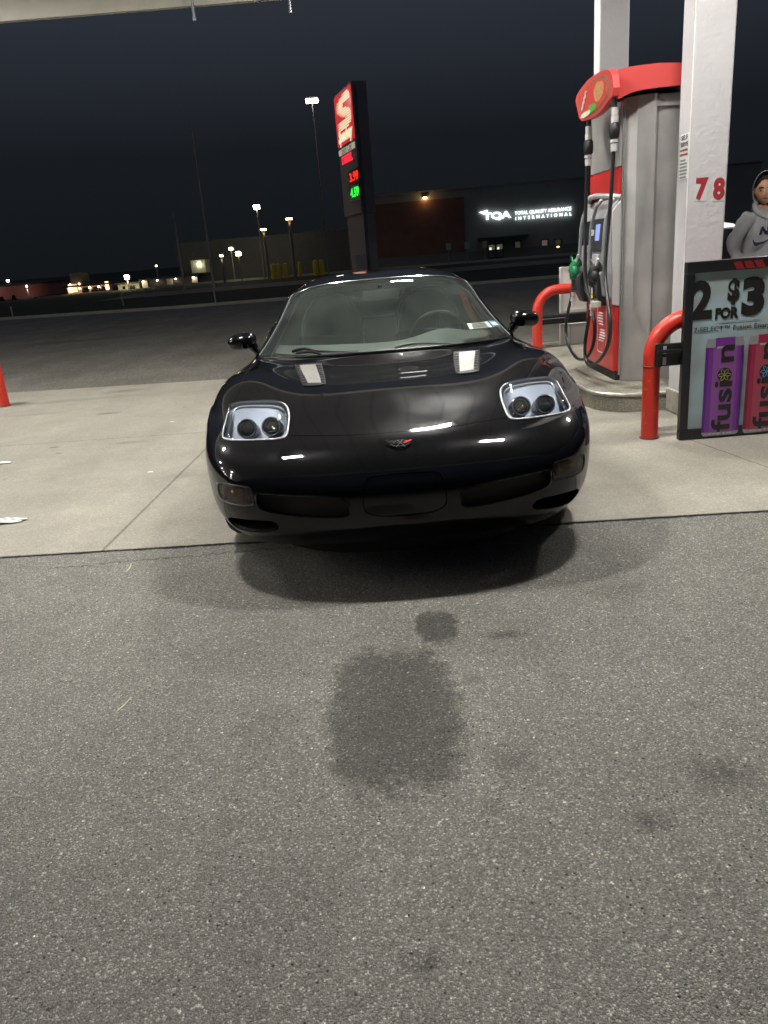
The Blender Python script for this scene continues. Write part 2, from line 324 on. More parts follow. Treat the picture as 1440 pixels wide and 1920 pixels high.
def on_c1(p): return Vector(p)-Vector((2.437,5.86,0))
for ch,px in (('7',1314.5),('8',1348)):
    p=ad(px,355,FY); h=(ad(px,336,FY)-ad(px,375,FY)).z
    MM=frame(on_c1((p.x,FY+.002,p.z)),(1,0,0),(0,0,1))
    MB().box((p.x-2.437,-.1065,p.z),(.088,.002,h*1.12)).build('number_plate',mat('plate_grey',(.60,.60,.58),.5),c1,smooth=False)
    text('number',ch,h*1.32,frame(on_c1((p.x,FY-.001,p.z-.002)),(1,0,0),(0,0,1)),red_txt,c1,bold=.009,sx=.85)
# instruction notice on the left face
def lface(py,fx=.5):                   # point on the left face at photo row py
    pt=ax(1296,py,LX); return pt
st=MB(); z0=lface(332).z; z1=lface(246).z
st.box((LX+.001-2.437,-.02,(z0+z1)/2),(.002,.15,z1-z0)).build('notice',mat('notice_white',(.78,.78,.76),.5),c1,smooth=False)
zz=lambda py: lface(py).z
MF=lambda z,dy=-.02: frame(on_c1((LX-.001,5.86+dy,z)),(0,-1,0),(0,0,1))
Hn=z1-z0
fit(text('notice_text','SELF',.095,MF(z1-Hn*.10),blk_txt,c1,bold=.001,keepw=.11),Hn*.10); fit(text('notice_text','SERVE',.095,MF(z1-Hn*.25),blk_txt,c1,bold=.001,keepw=.13),Hn*.10)
fit(text('notice_text','NO SMOKING',.045,MF(z1-Hn*.37),red_txt,c1,bold=.001,keepw=.13),Hn*.05); fit(text('notice_text','STOP ENGINE',.045,MF(z1-Hn*.47),red_txt,c1,bold=.001,keepw=.135),Hn*.05)
b=MB()
for i,wd in enumerate((.09,.12,.12,.13,.12,.11)): b.box((LX-.001-2.437,-.02+(.13-wd)*.3,z1-Hn*(.59+.075*i)),(.001,wd,.012))
b.build('notice_lines',mat('grey_print',(.25,.25,.25),.6),c1,smooth=False)

# ------------------------------------------------------------------ island, guards
IX0,IX1,IY0,IY1=1.76,3.15,5.98,9.45
isl=empty('pump_island',(0,0,0),0,'raised concrete pump island with rounded end and worn metal edge','kerb island')
P=[]
for cx,cy,a0,r in ((IX1-.35,IY0+.35,270,.35),(IX1-.35,IY1-.35,0,.35),(IX0+.35,IY1-.35,90,.35),(IX0+.35,IY0+.35,180,.35)):
    for i in range(9): a=R_(a0+90*i/8); P.append((cx+r*math.cos(a),cy+r*math.sin(a)))
MB().prism(P,.145,Matrix.Translation((0,0,-.003))).build('slab',ground_mat('island_concrete',(.30,.28,.225),(.4,.38,.32),120,.8,grain=.25,bump=.5,patch=.35,stains=[(2.0,6.5,.3,.12,.9,.5,.8),(1.95,7.1,.15,.3,.8,.55,.8),(2.3,6.25,.3,.1,.9,.6,.8)]),isl,smooth=False)
MB().tube([(x,y,.133) for x,y in P],.016,10,closed=True).build('metal_edge',mat('worn_steel',(.62,.60,.55),.38,.8,var=.3,vs=20),isl)
redp=mat('red_guard_paint',(.56,.032,.018),.38,var=.12,vs=10,bump=.15,bs=30,wear=(.34,.17,.05),ws=17,wth=.60)
def guard(x,y,label,wd=1.25,parent=True):
    t=empty('guard_rail',(x,y,0),0,label,'guard rail','red pipe guards at the island ends')
    c=[(0,0,-.01),(0,0,.30),(0,0,.555)]
    for k in range(1,9): a=math.pi-k*math.pi/16; c.append((.235+.235*math.cos(a),0,.555+.235*math.sin(a)))
    d=[(wd-q[0],0,q[2]) for q in c][::-1]
    MB().tube(c+d,.0565,20).build('pipe',redp,t,ang=60)
    for xx in (0,wd): MB().cyl((xx,0,-.004),(xx,0,.006),.064,n=20).build('foot',mat('rusty_foot',(.14,.06,.035),.8,var=.3,vs=30),t)
    MB().tube([(.058*math.cos(a),.058*math.sin(a),.495+.003*math.sin(a)) for a in np.linspace(0,2*math.pi,16)[:-1]],.004,6,closed=True).build('band',mat('dark_band',(.12,.07,.05),.6),t)
    return t
g1=guard(1.872,5.157,'near red pipe guard rail holding the drink sign')
g2=guard(1.93,9.0,'far red pipe guard rail behind the fuel pump')
g3=guard(-4.27,8.93,'red pipe guard rail at the left border of the photo',1.25); g3.rotation_euler[2]=math.pi

# ------------------------------------------------------------------ drink sign on the near guard
SY=5.03
sg=empty('promo_sign',(2.02,SY,0),0,'black framed drink poster reading 2 FOR $3 at the right border','sign')
blackp=mat('black_frame_paint',(.012,.013,.015),.35,var=.2,vs=30)
SW,SH=.86,1.145
fr=MB(); th=.05
for c_,d_ in (((SW/2,0,.035),(SW,th,.07)),((SW/2,0,SH-.035),(SW,th,.07)),((.027,0,SH/2),(.054,th,SH-.14)),((SW-.027,0,SH/2),(.054,th,SH-.14))): fr.box(c_,d_)
fr.build('frame',blackp,sg,smooth=False,bevel=.005)
MB().box((SW/2,.012,SH/2),(SW-.09,.012,SH-.12)).build('back_panel',mat('sign_back',(.05,.05,.05),.5),sg,smooth=False)
posm=bpy.data.materials.new('poster_print'); posm.use_nodes=True; _n=posm.node_tree; _b=_n.nodes['Principled BSDF']
_t=N(_n,'ShaderNodeTexCoord'); _ns=N(_n,'ShaderNodeTexNoise'); _ns.inputs['Scale'].default_value=3.2; _ns.inputs['Detail'].default_value=2; lnk(_n,_t.outputs['Object'],_ns.inputs['Vector'])
_c=N(_n,'ShaderNodeValToRGB'); _c.color_ramp.elements[0].position=.38; _c.color_ramp.elements[0].color=(.33,.36,.36,1); _c.color_ramp.elements[1].position=.62; _c.color_ramp.elements[1].color=(.40,.53,.58,1); lnk(_n,_ns.outputs['Fac'],_c.inputs[0]); lnk(_n,_c.outputs[0],_b.inputs['Base Color']); _b.inputs['Roughness'].default_value=.25; _b.inputs['Coat Weight'].default_value=.6
MB().box((SW/2,-.002,SH/2),(SW-.10,.012,SH-.13)).build('poster',posm,sg,smooth=False)
def sp(px,py): p=ad(px,py,SY-.012); return p.x-2.02,p.z
YP=-.0105
def stext(s,px,py,hpx,m,**k):
    x,z=sp(px,py); h=hpx*(ad(1360,500,SY).z-ad(1360,501,SY).z)
    return text('print',s,h*1.38,frame((x,YP,z),(1,0,0),(0,0,1)),m,sg,ext=.0006,**k)
pk=mat('print_black',(.018,.016,.016),.35)
def wpx(n): return n*(ad(1361,600,SY).x-ad(1360,600,SY).x)
stext('2',1315.5,567,70,pk,bold=.014,keepw=wpx(41)); stext('$',1376,546,40,pk,bold=.009,keepw=wpx(22)); stext('3',1413,559,66,pk,bold=.018,keepw=wpx(42)); stext('FOR',1362,588,20,pk,bold=.005,keepw=wpx(44))
x_,z_=sp(1301,618); text('print','7-SELECT\u2122 Fusion Energy',.044,frame((x_,YP,z_-.008),(1,0,0),(0,0,1)),pk,sg,ext=.0006,align='LEFT',keepw=wpx(149))
x0,z0=sp(1345,605); MB().box((x0+.14,YP,z0),(.28,.0012,.0022)).build('print',mat('print_grey',(.2,.22,.22),.5),sg,smooth=False)
rb=MB(); x0,z0=sp(1372,495)
for i in range(3):
    a=x0+i*.066-.0; rb.prism([(a,z0+.012),(a+.052,z0+.012),(a+.078,z0-.032),(a+.026,z0-.032)],.003,frame((0,-.0275,0),(1,0,0),(0,0,1)))
rb.build('red_stripes',mat('print_red',(.20,.012,.012),.5),sg,smooth=False)
CANW=wpx(72); YPC=-.0275
def can_print(xc,zb,zt,cm,dark,fl,edge):
    Wc=CANW
    YP=YPC; b=MB(); M0=frame((0,YP+.0012,0),(1,0,0),(0,0,1))
    b.prism([(xc-Wc/2,zb+.02),(xc-Wc*.44,zb),(xc+Wc*.44,zb),(xc+Wc/2,zb+.02),(xc+Wc/2,zt-.04),(xc+Wc*.46,zt),(xc-Wc*.46,zt),(xc-Wc/2,zt-.04)],.0014,M0); b.build('print_can',mat('can_silver',(.55,.54,.56),.25,.6),sg,smooth=False)
    for i,(f0,f1,mm) in enumerate(((-.5,.5,edge),(-.42,.42,cm),(-.30,.33,dark))):
        MB().prism([(xc+Wc*f0,zb+.026),(xc+Wc*f1,zb+.026),(xc+Wc*f1,zt-.055),(xc+Wc*f0,zt-.055)],.0006,frame((0,YP-.0002-.0007*i,0),(1,0,0),(0,0,1))).build('print_can',mm,sg,smooth=False)
    MB().prism([(xc-Wc*.25,zt-.06),(xc+Wc*.25,zt-.06),(xc+Wc*.25,zt+.004),(xc-Wc*.25,zt+.004)],.0008,frame((0,YP-.0018,0),(1,0,0),(0,0,1))).build('print_can',cm,sg,smooth=False)
    MB().box((xc,YP-.003,zt-.058),(Wc*.42,.0006,.014)).build('print_can',mat('can_cream',(.38,.33,.26),.4),sg,smooth=False)
    Hh=zt-zb
    text('print','fusi',.17,frame((xc+.058,YP-.0035,zb+.028),(0,0,1),(-1,0,0)),pk,sg,ext=.0004,align='LEFT',ay='BOTTOM_BASELINE',bold=.004,keepw=Hh*.53)
    text('print','n',.17,frame((xc+.058,YP-.0035,zb+.028+Hh*.70),(0,0,1),(-1,0,0)),pk,sg,ext=.0004,align='LEFT',ay='BOTTOM_BASELINE',bold=.004,keepw=Hh*.17)
    zc=zb+Hh*.63
    MB().cyl((xc+.006,YP-.003,zc),(xc+.006,YP-.0045,zc),.047,n=28).build('print',pk,sg)
    f=MB()
    for k in range(6):
        a0=k*math.pi/3
        f.tube([(xc+.006+.022*math.cos(a0)+.018*math.cos(t)*math.cos(a0)-.009*math.sin(t)*math.sin(a0),YP-.0052,zc+.022*math.sin(a0)+.018*math.cos(t)*math.sin(a0)+.009*math.sin(t)*math.cos(a0)) for t in np.linspace(0,2*math.pi,14)[:-1]],.0016,5,closed=True)
    f.build('print_flower',fl,sg)
    text('print','energy drink',.02,frame((xc,YP-.0035,zb+.018),(1,0,0),(0,0,1)),mat('can_label',(.6,.5,.65),.4),sg,ext=.0004,keepw=Wc*.62)
xa,za=sp(1347,815); _,zt=sp(1347,634)
can_print(xa,za,zt,mat('can_purple',(.17,.03,.27),.3),mat('can_purple_light',(.24,.075,.30),.35),mat('can_yellow',(.38,.34,.09),.4),mat('can_purple_dark',(.10,.012,.19),.3))
can_print(xa+wpx(80),za,zt,mat('can_red',(.33,.02,.07),.3),mat('can_red_light',(.36,.06,.10),.35),mat('can_blue',(.1,.3,.5),.4),mat('can_red_dark',(.20,.01,.045),.3))
arm=MB(); arm.box((-.075,.035,.573),(.17,.03,.145)); arm.box((-.075,-.0,.60),(.16,.02,.022))
arm.build('bracket_arm',blackp,sg,smooth=False,bevel=.004)
MB().box((-.105,.018,.607),(.022,.005,.05)).box((-.105,.018,.535),(.022,.005,.05)).build('reflector',mat('reflector_grey',(.45,.45,.45),.4),sg,smooth=False)
MB().box((-.14,.035,.573),(.03,.045,.155)).build('clamp',mat('clamp_black',(.02,.02,.02),.5),sg,smooth=False,bevel=.004)
# second sign on the far guard, seen from its plain back
rs=empty('sign_back',(2.24,9.22,0),0,'white backed sign frame with black band on the far guard','sign')
MB().box((.33,0,.76),(.66,.045,.52)).build('upper_panel',mat('panel_white',(.66,.64,.60),.55,var=.08),rs,smooth=False,bevel=.006)
MB().box((.33,0,.20),(.66,.045,.36)).build('lower_panel',mat('panel_white2',(.66,.64,.60),.55,var=.08),rs,smooth=False,bevel=.006)
b=MB(); 
for c_,d_ in (((.33,-.027,1.005),(.62,.008,.03)),((.02,-.027,.76),(.03,.008,.50)),((.33,-.027,.52),(.62,.008,.03)),((.02,-.027,.20),(.03,.008,.36)),((.12,-.027,.20),(.012,.008,.34))): b.box(c_,d_)
b.build('panel_rim',mat('rim_grey',(.5,.49,.46),.5),rs,smooth=False)
MB().box((.16,-.07,.445),(1.0,.04,.10)).build('band',blackp,rs,smooth=False,bevel=.004)
MB().box((-.10,-.095,.46),(.28,.008,.008)).build('strip',mat('galv2',(.5,.5,.5),.35,.8),rs,smooth=False)
# ------------------------------------------------------------------ fuel dispenser
steel=bpy.data.materials.new('brushed_steel'); steel.use_nodes=True; _n=steel.node_tree; _b=_n.nodes['Principled BSDF']
_t=N(_n,'ShaderNodeTexCoord'); _m=N(_n,'ShaderNodeMapping'); _m.inputs['Scale'].default_value=(60,60,1.2); _ns=N(_n,'ShaderNodeTexNoise'); _ns.inputs['Scale'].default_value=3; _ns.inputs['Detail'].default_value=5
lnk(_n,_t.outputs['Object'],_m.inputs[0]); lnk(_n,_m.outputs[0],_ns.inputs['Vector'])
_ns2=N(_n,'ShaderNodeTexNoise'); _ns2.inputs['Scale'].default_value=3.5; _ns2.inputs['Detail'].default_value=7; lnk(_n,_t.outputs['Object'],_ns2.inputs['Vector'])
_r=N(_n,'ShaderNodeMapRange'); _r.inputs['From Min'].default_value=.3; _r.inputs['From Max'].default_value=.7; _r.inputs['To Min'].default_value=.30; _r.inputs['To Max'].default_value=.46; lnk(_n,_ns2.outputs['Fac'],_r.inputs[0]); lnk(_n,_r.outputs[0],_b.inputs['Roughness'])
_b.inputs['Metallic'].default_value=.55; _c=N(_n,'ShaderNodeValToRGB'); _c.color_ramp.elements[0].position=.3; _c.color_ramp.elements[0].color=(.40,.385,.375,1); _c.color_ramp.elements[1].position=.7; _c.color_ramp.elements[1].color=(.56,.54,.52,1)
lnk(_n,_ns2.outputs['Fac'],_c.inputs[0]); lnk(_n,_c.outputs[0],_b.inputs['Base Color'])
_bp=N(_n,'ShaderNodeBump'); _bp.inputs['Strength'].default_value=.035; _bp.inputs['Distance'].default_value=.002; lnk(_n,_ns.outputs['Fac'],_bp.inputs['Height']); lnk(_n,_bp.outputs[0],_b.inputs['Normal'])
red_panel=mat('red_panel',(.55,.028,.026),.32,coat=.3,var=.15,vs=5)
red_val=mat('red_valance',(.60,.065,.06),.35,coat=.2,var=.04)
greyp=mat('grey_plastic',(.33,.33,.34),.45,var=.08); dgrey=mat('dark_plastic',(.035,.037,.042),.42,var=.15,vs=20); lgrey=mat('light_plastic',(.50,.50,.50),.42)
fp=empty('fuel_pump',(2.1,6.5,.142),0,'tall stainless fuel pump with red top band, green and black nozzles on its left side','fuel pump')
Z0=.142; PX,PY=2.1,6.5
def L(p): return (p[0]-PX,p[1]-PY,p[2]-Z0)
# plan: x runs away from the car, y along the island
body=[(.03,.12),(.10,.045),(.215,.0),(.235,.0),(.262,.045),(.68,.045),(.71,.075),(.71,.97),(.66,1.0),(.03,1.0)]
MB().prism(body,2.19).build('cabinet',steel,fp,smooth=False,bevel=.006)
MB().prism([(.225,-.0),(.235,-.0),(.262,.042),(.68,.042),(.68,.02),(.30,.02)],.05,Matrix.Translation((0,0,2.10))).build('flashing',steel,fp,smooth=False)
b=MB(); b.tube([(.018,.105,.05),(.018,.105,2.18)],.012,8); b.build('edge_trim',mat('aluminium_trim',(.62,.64,.6),.25,.85),fp)
# customer face
MB().box((.012,.56,.035),(.05,.86,.07)).build('kick_base',mat('kick_black',(.02,.02,.02),.6,var=.2,vs=20),fp,smooth=False,bevel=.004)
dr=MB(); dr.box((.0,.56,.375),(.055,.84,.60)).build('lower_door',red_panel,fp,smooth=False,bevel=.008)
b=MB(); yb,zb=.47,.42
loop=[(-.030,yb+p[0],zb+p[1]) for p in rrect(0,0,.26,.44,.03)]
b.tube(loop,.0022,5,closed=True).build('door_outline',wht_txt,fp)
b=MB()
for k in range(11):
    wd=.13+.03*math.sin(k*.9); of=.035*math.sin(k*.62+.4)
    if k==5: continue
    b.prism([(yb-of-wd/2,zb+.13-.024*k),(yb-of+wd/2,zb+.13-.024*k),(yb-of+wd/2-.012,zb+.118-.024*k),(yb-of-wd/2-.03,zb+.118-.024*k)],.002,frame((-.0285,2*yb-0,0),(0,-1,0),(0,0,1)))
b.build('door_stripes',wht_txt,fp,smooth=False)
# electronics head: rounded grey housing with frame rails, screen and keypads
prof=[(.03,.66),(-.07,.70),(-.10,.95),(-.075,1.30),(-.045,1.42),(.0,1.47),(.03,1.485)]
hd=MB()
hd.prism([(-q[0],q[1]) for q in prof],.80,frame((0,.16,0),(-1,0,0),(0,0,1))) 
hd.build('head_housing',greyp,fp,smooth=False,bevel=.01)
b=MB(); b.prism([(.03,.62),(-.045,.64),(-.055,1.38),(.03,1.47)],.03,frame((0,.125,0),(1,0,0),(0,0,1)) @ Matrix.Translation((0,0,-.03))).build('side_panel',mat('side_grey',(.45,.43,.43),.5),fp,smooth=False,bevel=.004)
def face_x(z):
    for (xa,za),(xb,zb_) in zip(prof,prof[1:]):
        if za<=z<=zb_: return xa+(xb-xa)*(z-za)/(zb_-za)
    return 0
def on_head(name,y,z,wy,hz,m,d=.012,parent=None):
    xa,xb=face_x(z-hz/2),face_x(z+hz/2); a=math.atan2(xb-xa,hz)
    o=MB().box((0,0,0),(d,wy,hz)).build(name,m,parent or fp,smooth=False,bevel=.003)
    o.location=((xa+xb)/2-.002,y,z); o.rotation_euler=(0,a,0); return o
on_head('screen_bezel',.42,1.20,.30,.26,dgrey,.03); on_head('screen',.40,1.22,.11,.13,emat('screen_glow',(.30,.38,.85),.8),.036); on_head('receipt_slot',.55,1.22,.08,.05,lgrey,.034)
on_head('price_window',.75,1.22,.26,.20,mat('price_glass',(.03,.035,.03),.1,coat=1),.03)
on_head('keypad',.42,.98,.20,.13,lgrey,.03); on_head('card_slot',.72,.98,.16,.16,dgrey,.03); on_head('grade_label',.25,.93,.10,.10,wht_txt,.024)
b=MB()
for y in (.60,.20,.93):
    b.tube(bez([(face_x(z)-.016,y,z) for z in (.68,.8,.95,1.1,1.3)]+[(-.05,y,1.43),(-.0,y,1.49)],4),.014,8)
b.build('frame_rail',mat('rail_grey',(.52,.53,.55),.3,.6),fp)
MB().tube(bez([(.02,.14,1.478),(-.055,.30,1.50),(-.08,.56,1.515),(-.055,.82,1.50),(.02,.96,1.478)],6),.022,8).build('visor',lgrey,fp)
MB().box((.012,.56,1.60),(.03,.82,.20)).build('red_graphic',red_panel,fp,smooth=False)
MB().box((-.02,.90,1.42),(.03,.10,.09)).build('label_box',mat('label_pale',(.6,.58,.5),.5),fp,smooth=False)
MB().box((.012,.56,1.94),(.02,.82,.46)).build('upper_panel',steel,fp,smooth=False)
# nozzle holsters
for y in (.42,.95):
    b=MB(); b.prism([(.0,.62),(-.06,.62),(-.10,.70),(-.10,.86),(-.06,.92),(.0,.92)],.16,frame((-.02,y+.08,0),(1,0,0),(0,0,1))); b.build('holster',dgrey,fp,smooth=False,bevel=.008)
# valance
def VP(px,py,X=1.955): p=ax(px,py,X); return p.y-PY,p.z-Z0
vz=lambda px,py,Y: ad(px,py,Y).z-Z0
e1,e2=vz(1280,118,6.42),vz(1280,158,6.42); e3,e4=vz(1190,125,6.42),vz(1190,171,6.42)
va=MB(); 
path=[]                                              # (x,y,zlow,zhigh) going from the far right end around the corner
xr=.70; path=[(xr,-.08,e2-.0,e1),(.45,-.08,e2-.0,e1-.0),(.20,-.08,e4+.012,e3+.012),(.08,-.078,e4+.006,e3+.008),(0,-.065,e4-.008,e3+.006),(-.07,-.035,e4-.035,e3-.0),(-.135,.02,e4-.075,e3-.015),(-.150,.07,e4-.10,e3-.025)]
ve=[];
for x,y,a,c_ in path: ve.append((x,y,a)); ve.append((x,y,c_))
for x,y,a,c_ in path: ve.append((x+.0,y+.035,a)); ve.append((x+.0,y+.035,c_))
n_=len(path); fs=[]
for i in range(n_-1):
    fs.append((2*i+1,2*i+3,2*i+2,2*i)[::1]); fs.append((2*n_+2*i,2*n_+2*i+2,2*n_+2*i+3,2*n_+2*i+1)); fs.append((2*i,2*i+2,2*n_+2*i+2,2*n_+2*i)); fs.append((2*i+1,2*n_+2*i+1,2*n_+2*i+3,2*i+3))
va.add(ve,fs); va.build('valance_end',red_val,fp,ang=50)
MB().box((.32,.50,(e1+e2)/2),(.70,1.06,e1-e2-.02)).build('top_cap',mat('cap_grey',(.2,.2,.2),.6),fp,smooth=False)
outl=[VP(*q) for q in chaikin([(1160,127),(1140,131),(1118,144),(1101,163),(1089,183),(1092,200),(1098,227),(1112,225),(1126,219),(1140,207),(1152,190),(1164,176)],1)]
MF_=frame((-.145,0,0),(0,-1,0),(0,0,1))              # facing the car (-x)
MB().prism([(-a,b_) for a,b_ in outl],.05,frame((-.145-.05,0,0),(0,-1,0),(0,0,1))@Matrix.Translation((0,0,-.05))).build('valance_side',red_val,fp,smooth=False,bevel=.004)
cy=sum(a for a,_ in outl)/len(outl); cz=sum(b_ for _,b_ in outl)/len(outl)
def inner(s,dy=0,dz=0): return [(-(cy+dy+(a-cy)*s),cz+dz+(b_-cz)*s) for a,b_ in outl]
FX=-.1955
def flat(poly,name,m,k): MB().prism(poly,.0012,frame((FX-.001*k,0,0),(0,-1,0),(0,0,1))).build(name,m,fp,smooth=False)
flat(inner(.80),'graphic_border',mat('graphic_green',(.12,.16,.08),.4),0)
flat(inner(.73),'graphic_base',mat('graphic_red',(.50,.05,.04),.4),1.4)
foodm=mat('graphic_food',(.50,.25,.10),.45,var=.5,vs=30)
def blob(y,z,ry,rz,seed,n=14):
    r=random.Random(seed); return [(-(y+ry*math.cos(t)*r.uniform(.8,1.1)),z+rz*math.sin(t)*r.uniform(.8,1.1)) for t in np.linspace(0,2*math.pi,n,endpoint=False)]
dy=(max(a for a,_ in outl)-min(a for a,_ in outl))
flat(blob(cy-dy*.16,cz+.02,dy*.14,.075,1),'graphic_food',foodm,2.8); flat(blob(cy-.0*dy,cz-.07,dy*.12,.035,2),'graphic_leaf',mat('graphic_leaf',(.10,.32,.05),.45,var=.3,vs=40),4.2)
flat(blob(cy+dy*.18,cz-.085,dy*.14,.022,3),'graphic_pale',mat('graphic_pale',(.7,.66,.5),.45),5.6)
b=MB(); b.tube(bez([(FX-.008,cy+dy*.27-.012*k,cz-.045+.012*k+.014*math.sin(k*2.2)) for k in range(12)],3),.006,5); b.build('graphic_script',wht_txt,fp)
# hoses (world coordinates turned local)
def HP(px,py,X): return L(ax(px,py,X))
rubber=mat('hose_rubber',(.012,.012,.013),.38,var=.2,vs=30); chrome=mat('chrome_fitting',(.62,.60,.58),.3,.35)
hoseA=[HP(1104,232,1.93),HP(1101,300,1.93),HP(1098,400,1.93),HP(1097,480,1.925),HP(1100,540,1.93),HP(1108,570,1.93),HP(1115,612,1.93),HP(1111,650,1.92),HP(1096,673,1.91),HP(1078,668,1.90),HP(1064,640,1.90),HP(1061,610,1.90),HP(1066,580,1.90),HP(1071,560,1.905),HP(1072,548,1.91)]
hoseB=[HP(1153,196,1.945),HP(1150,290,1.945),HP(1146,360,1.94),HP(1141,420,1.93),HP(1136,480,1.91),HP(1135,520,1.90),HP(1139,560,1.89),HP(1144,600,1.885),HP(1142,640,1.88),HP(1128,670,1.875),HP(1108,685,1.87),HP(1098,673,1.87),HP(1097,645,1.87),HP(1102,610,1.875),HP(1107,575,1.88),HP(1107,562,1.89)]
MB().tube(bez(hoseA,6),.0145,10).build('hose',rubber,fp); MB().tube(bez(hoseB,6),.0145,10).build('hose',rubber,fp)
for top,far in ((hoseA,1),(hoseB,0)):
    x,y,z=top[0]; b=MB()
    MB().cyl((x,y,z+.16),(x,y,z-.02),.022,.020,n=14).build('hose_boot',rubber,fp)
    b.cyl((x,y,z-.02),(x,y,z-.07),.026,n=14).cyl((x,y,z-.075),(x,y,z-.12),.029,n=14)
    b.cyl((x-.001,y,z-.03),(x-.002,y,z-.30),.015,n=12); b.cyl((x-.002,y,z-.235),(x-.002,y,z-.255),.031,n=14).cyl((x-.002,y,z-.265),(x-.002,y,z-.315),.026,n=14); b.build('hose_coupling',chrome,fp)
    b=MB(); b.lathe([(.024,-.235),(.036,-.22),(.040,-.18),(.037,-.135),(.026,-.118)],14,Matrix.Translation((x-.001,y,z))); b.build('breakaway',rubber,fp)
def nozzle(top,end,m,s=1.):
    # top: where the boot meets the holster, end: where the hose screws in; all local
    x,y,z=end; b=MB()
    g=MB(); g.box((x,y,z+.055),(.032,.045,.14)); gp=g.build('nozzle',dgrey,fp,smooth=False,bevel=.008)
    b.tube(bez([(x,y,z+.10),(x-.005,y-.01,z+.17),(x+.01,y-.04,z+.225),(x+.05,y-.07,z+.25)],4),[.035]*4+[.045]*4+[.042]*4+[.02],12); bo=b.build('nozzle_cover',m,gp)
    MB().ball((x,y-.035,z+.175),(.040,.068,.058)).build('nozzle_boot',m,gp)
    b=MB(); b.tube(bez([(x,y-.02,z-.0),(x,y-.085,z+.0),(x,y-.115,z+.05),(x,y-.10,z+.12)],5),.006,6).tube(bez([(x,y-.03,z+.11),(x,y-.06,z+.08),(x,y-.05,z+.03),(x,y-.025,z+.02)],4),.005,6); b.build('trigger_guard',dgrey,gp)
    b=MB(); b.cyl((x,y,z-.02),(x,y,z-.055),.018,n=12).cyl((x-.001,y+.004,z-.06),(x-.003,y+.008,z-.10),.023,n=12).cyl((x-.003,y+.008,z-.105),(x-.003,y+.008,z-.15),.016,n=12); b.build('swivel',chrome,gp)
    MB().tube([(x+.0,y-.05,z+.23),(x+.01,y-.09,z+.275),(x+.01,y-.115,z+.31)],[.012,.011,.010],8).build('lever',mat('lever_white',(.7,.7,.68),.4),gp)
    MB().tube([(x,y-.04,z+.235),(x-.01,y+.0,z+.265),(x-.01,y+.035,z+.295)],[.014,.010,.006],8).build('hook',m,gp)
nz=L(ax(1075,548,1.91)); nozzle(None,(nz[0],nz[1],nz[2]+.02),mat('nozzle_green',(.012,.20,.08),.45,var=.1))
nz=L(ax(1111,562,1.89)); nozzle(None,(nz[0],nz[1],nz[2]+.02),mat('nozzle_black',(.015,.015,.016),.5,var=.1))
MB().box((nz[0]-.02,nz[1]-.05,nz[2]+.03),(.005,.035,.03)).build('yellow_label',mat('label_yellow',(.7,.62,.03),.5),fp,smooth=False)
MB().box((nz[0]-.02,nz[1]-.05,nz[2]+.075),(.005,.025,.05)).build('white_label',mat('label_mix',(.6,.55,.6),.5),fp,smooth=False)
MB().box((nz[0]+.0,nz[1]-.10,nz[2]-.03),(.06,.10,.05)).build('drip_tray',mat('tray_beige',(.45,.42,.36),.5),fp,smooth=False,bevel=.006)

# ------------------------------------------------------------------ dark bin behind the column
bn=empty('waste_bin',(3.385,7.75,0),0,'tall black round bin with pale domed lid between white column and person','bin')
MB().lathe([(.17,.14),(.185,.16),(.185,1.27),(.18,1.30)],28).build('bin_body',mat('bin_black',(.012,.014,.02),.3,var=.2),bn)
MB().lathe([(.19,1.30),(.195,1.315),(.15,1.345),(.06,1.365),(0.001,1.37)],28).build('lid',mat('lid_pale',(.75,.75,.78),.35),bn)
MB().lathe([(.19,-.005),(.20,.02),(.19,.14)],28).build('bin_foot',mat('bin_grey',(.08,.08,.08),.6),bn)

# ------------------------------------------------------------------ litter and debris
litm=mat('paper_white',(.8,.8,.78),.8)
def crumple(loc,sx_,sy_,seed,label,kind='paper',m=litm,h=.02):
    r=random.Random(seed); n=9; v=[];f=[]
    for i in range(n+1):
        for j in range(n+1):
            a=(i/n-.5)*2; c_=(j/n-.5)*2; k=1+r.uniform(-.12,.12)
            v.append((a*sx_*k*math.sqrt(max(1-c_*c_*.45,0)),c_*sy_*k*math.sqrt(max(1-a*a*.45,0)),.004+h*r.random()*max(0,1-.5*(a*a+c_*c_))))
    for i in range(n):
        for j in range(n): q=i*(n+1)+j; f.append((q,q+n+1,q+n+2,q+1))
    me=bpy.data.meshes.new(kind); me.from_pydata(v,[],f); o=link(kind,me,m); o.location=loc; s_=o.modifiers.new('thick','SOLIDIFY'); s_.thickness=.0008
    return tag(o,label,'litter')
def g0(px,py,z=0): v=ray(px,py); p=Vector((0,0,EYE))+v*((z-EYE)/v.z); return p
crumple(g0(14,978),.11,.045,3,'crumpled white napkin on the concrete near the left border','crumpled_napkin')
crumple(g0(4,869),.07,.03,5,'small white paper scrap at the left border, behind the napkin','paper_scrap',h=.012)
crumple(g0(282,886),.02,.012,6,'tiny pale scrap lying nearest the slanted concrete joint','paper_bit',h=.006)
crumple(g0(323,792),.016,.012,8,'tiny white crumb by the cross joint left of the car','paper_crumb',h=.012)
def twig(pts,r,name,label,c=(.55,.52,.36)):
    P=[g0(*q) for q in pts]; o0=P[0].copy(); b=MB(); Q=bez([p-o0+Vector((0,0,.004)) for p in P],5); m_=len(Q); b.tube(Q,[r*(.35+.65*math.sin(math.pi*min(max(i/(m_-1),.06),.94))) for i in range(m_)],6)
    o=b.build(name,mat('dry_straw'+name,c,.8)); o.location=o0; tag(o,label,'plant debris'); return o
twig([(236,1074),(241,1069),(245,1063),(246,1058)],.0032,'dry_leaf_stem','short curved pale stem on the asphalt by the joint')
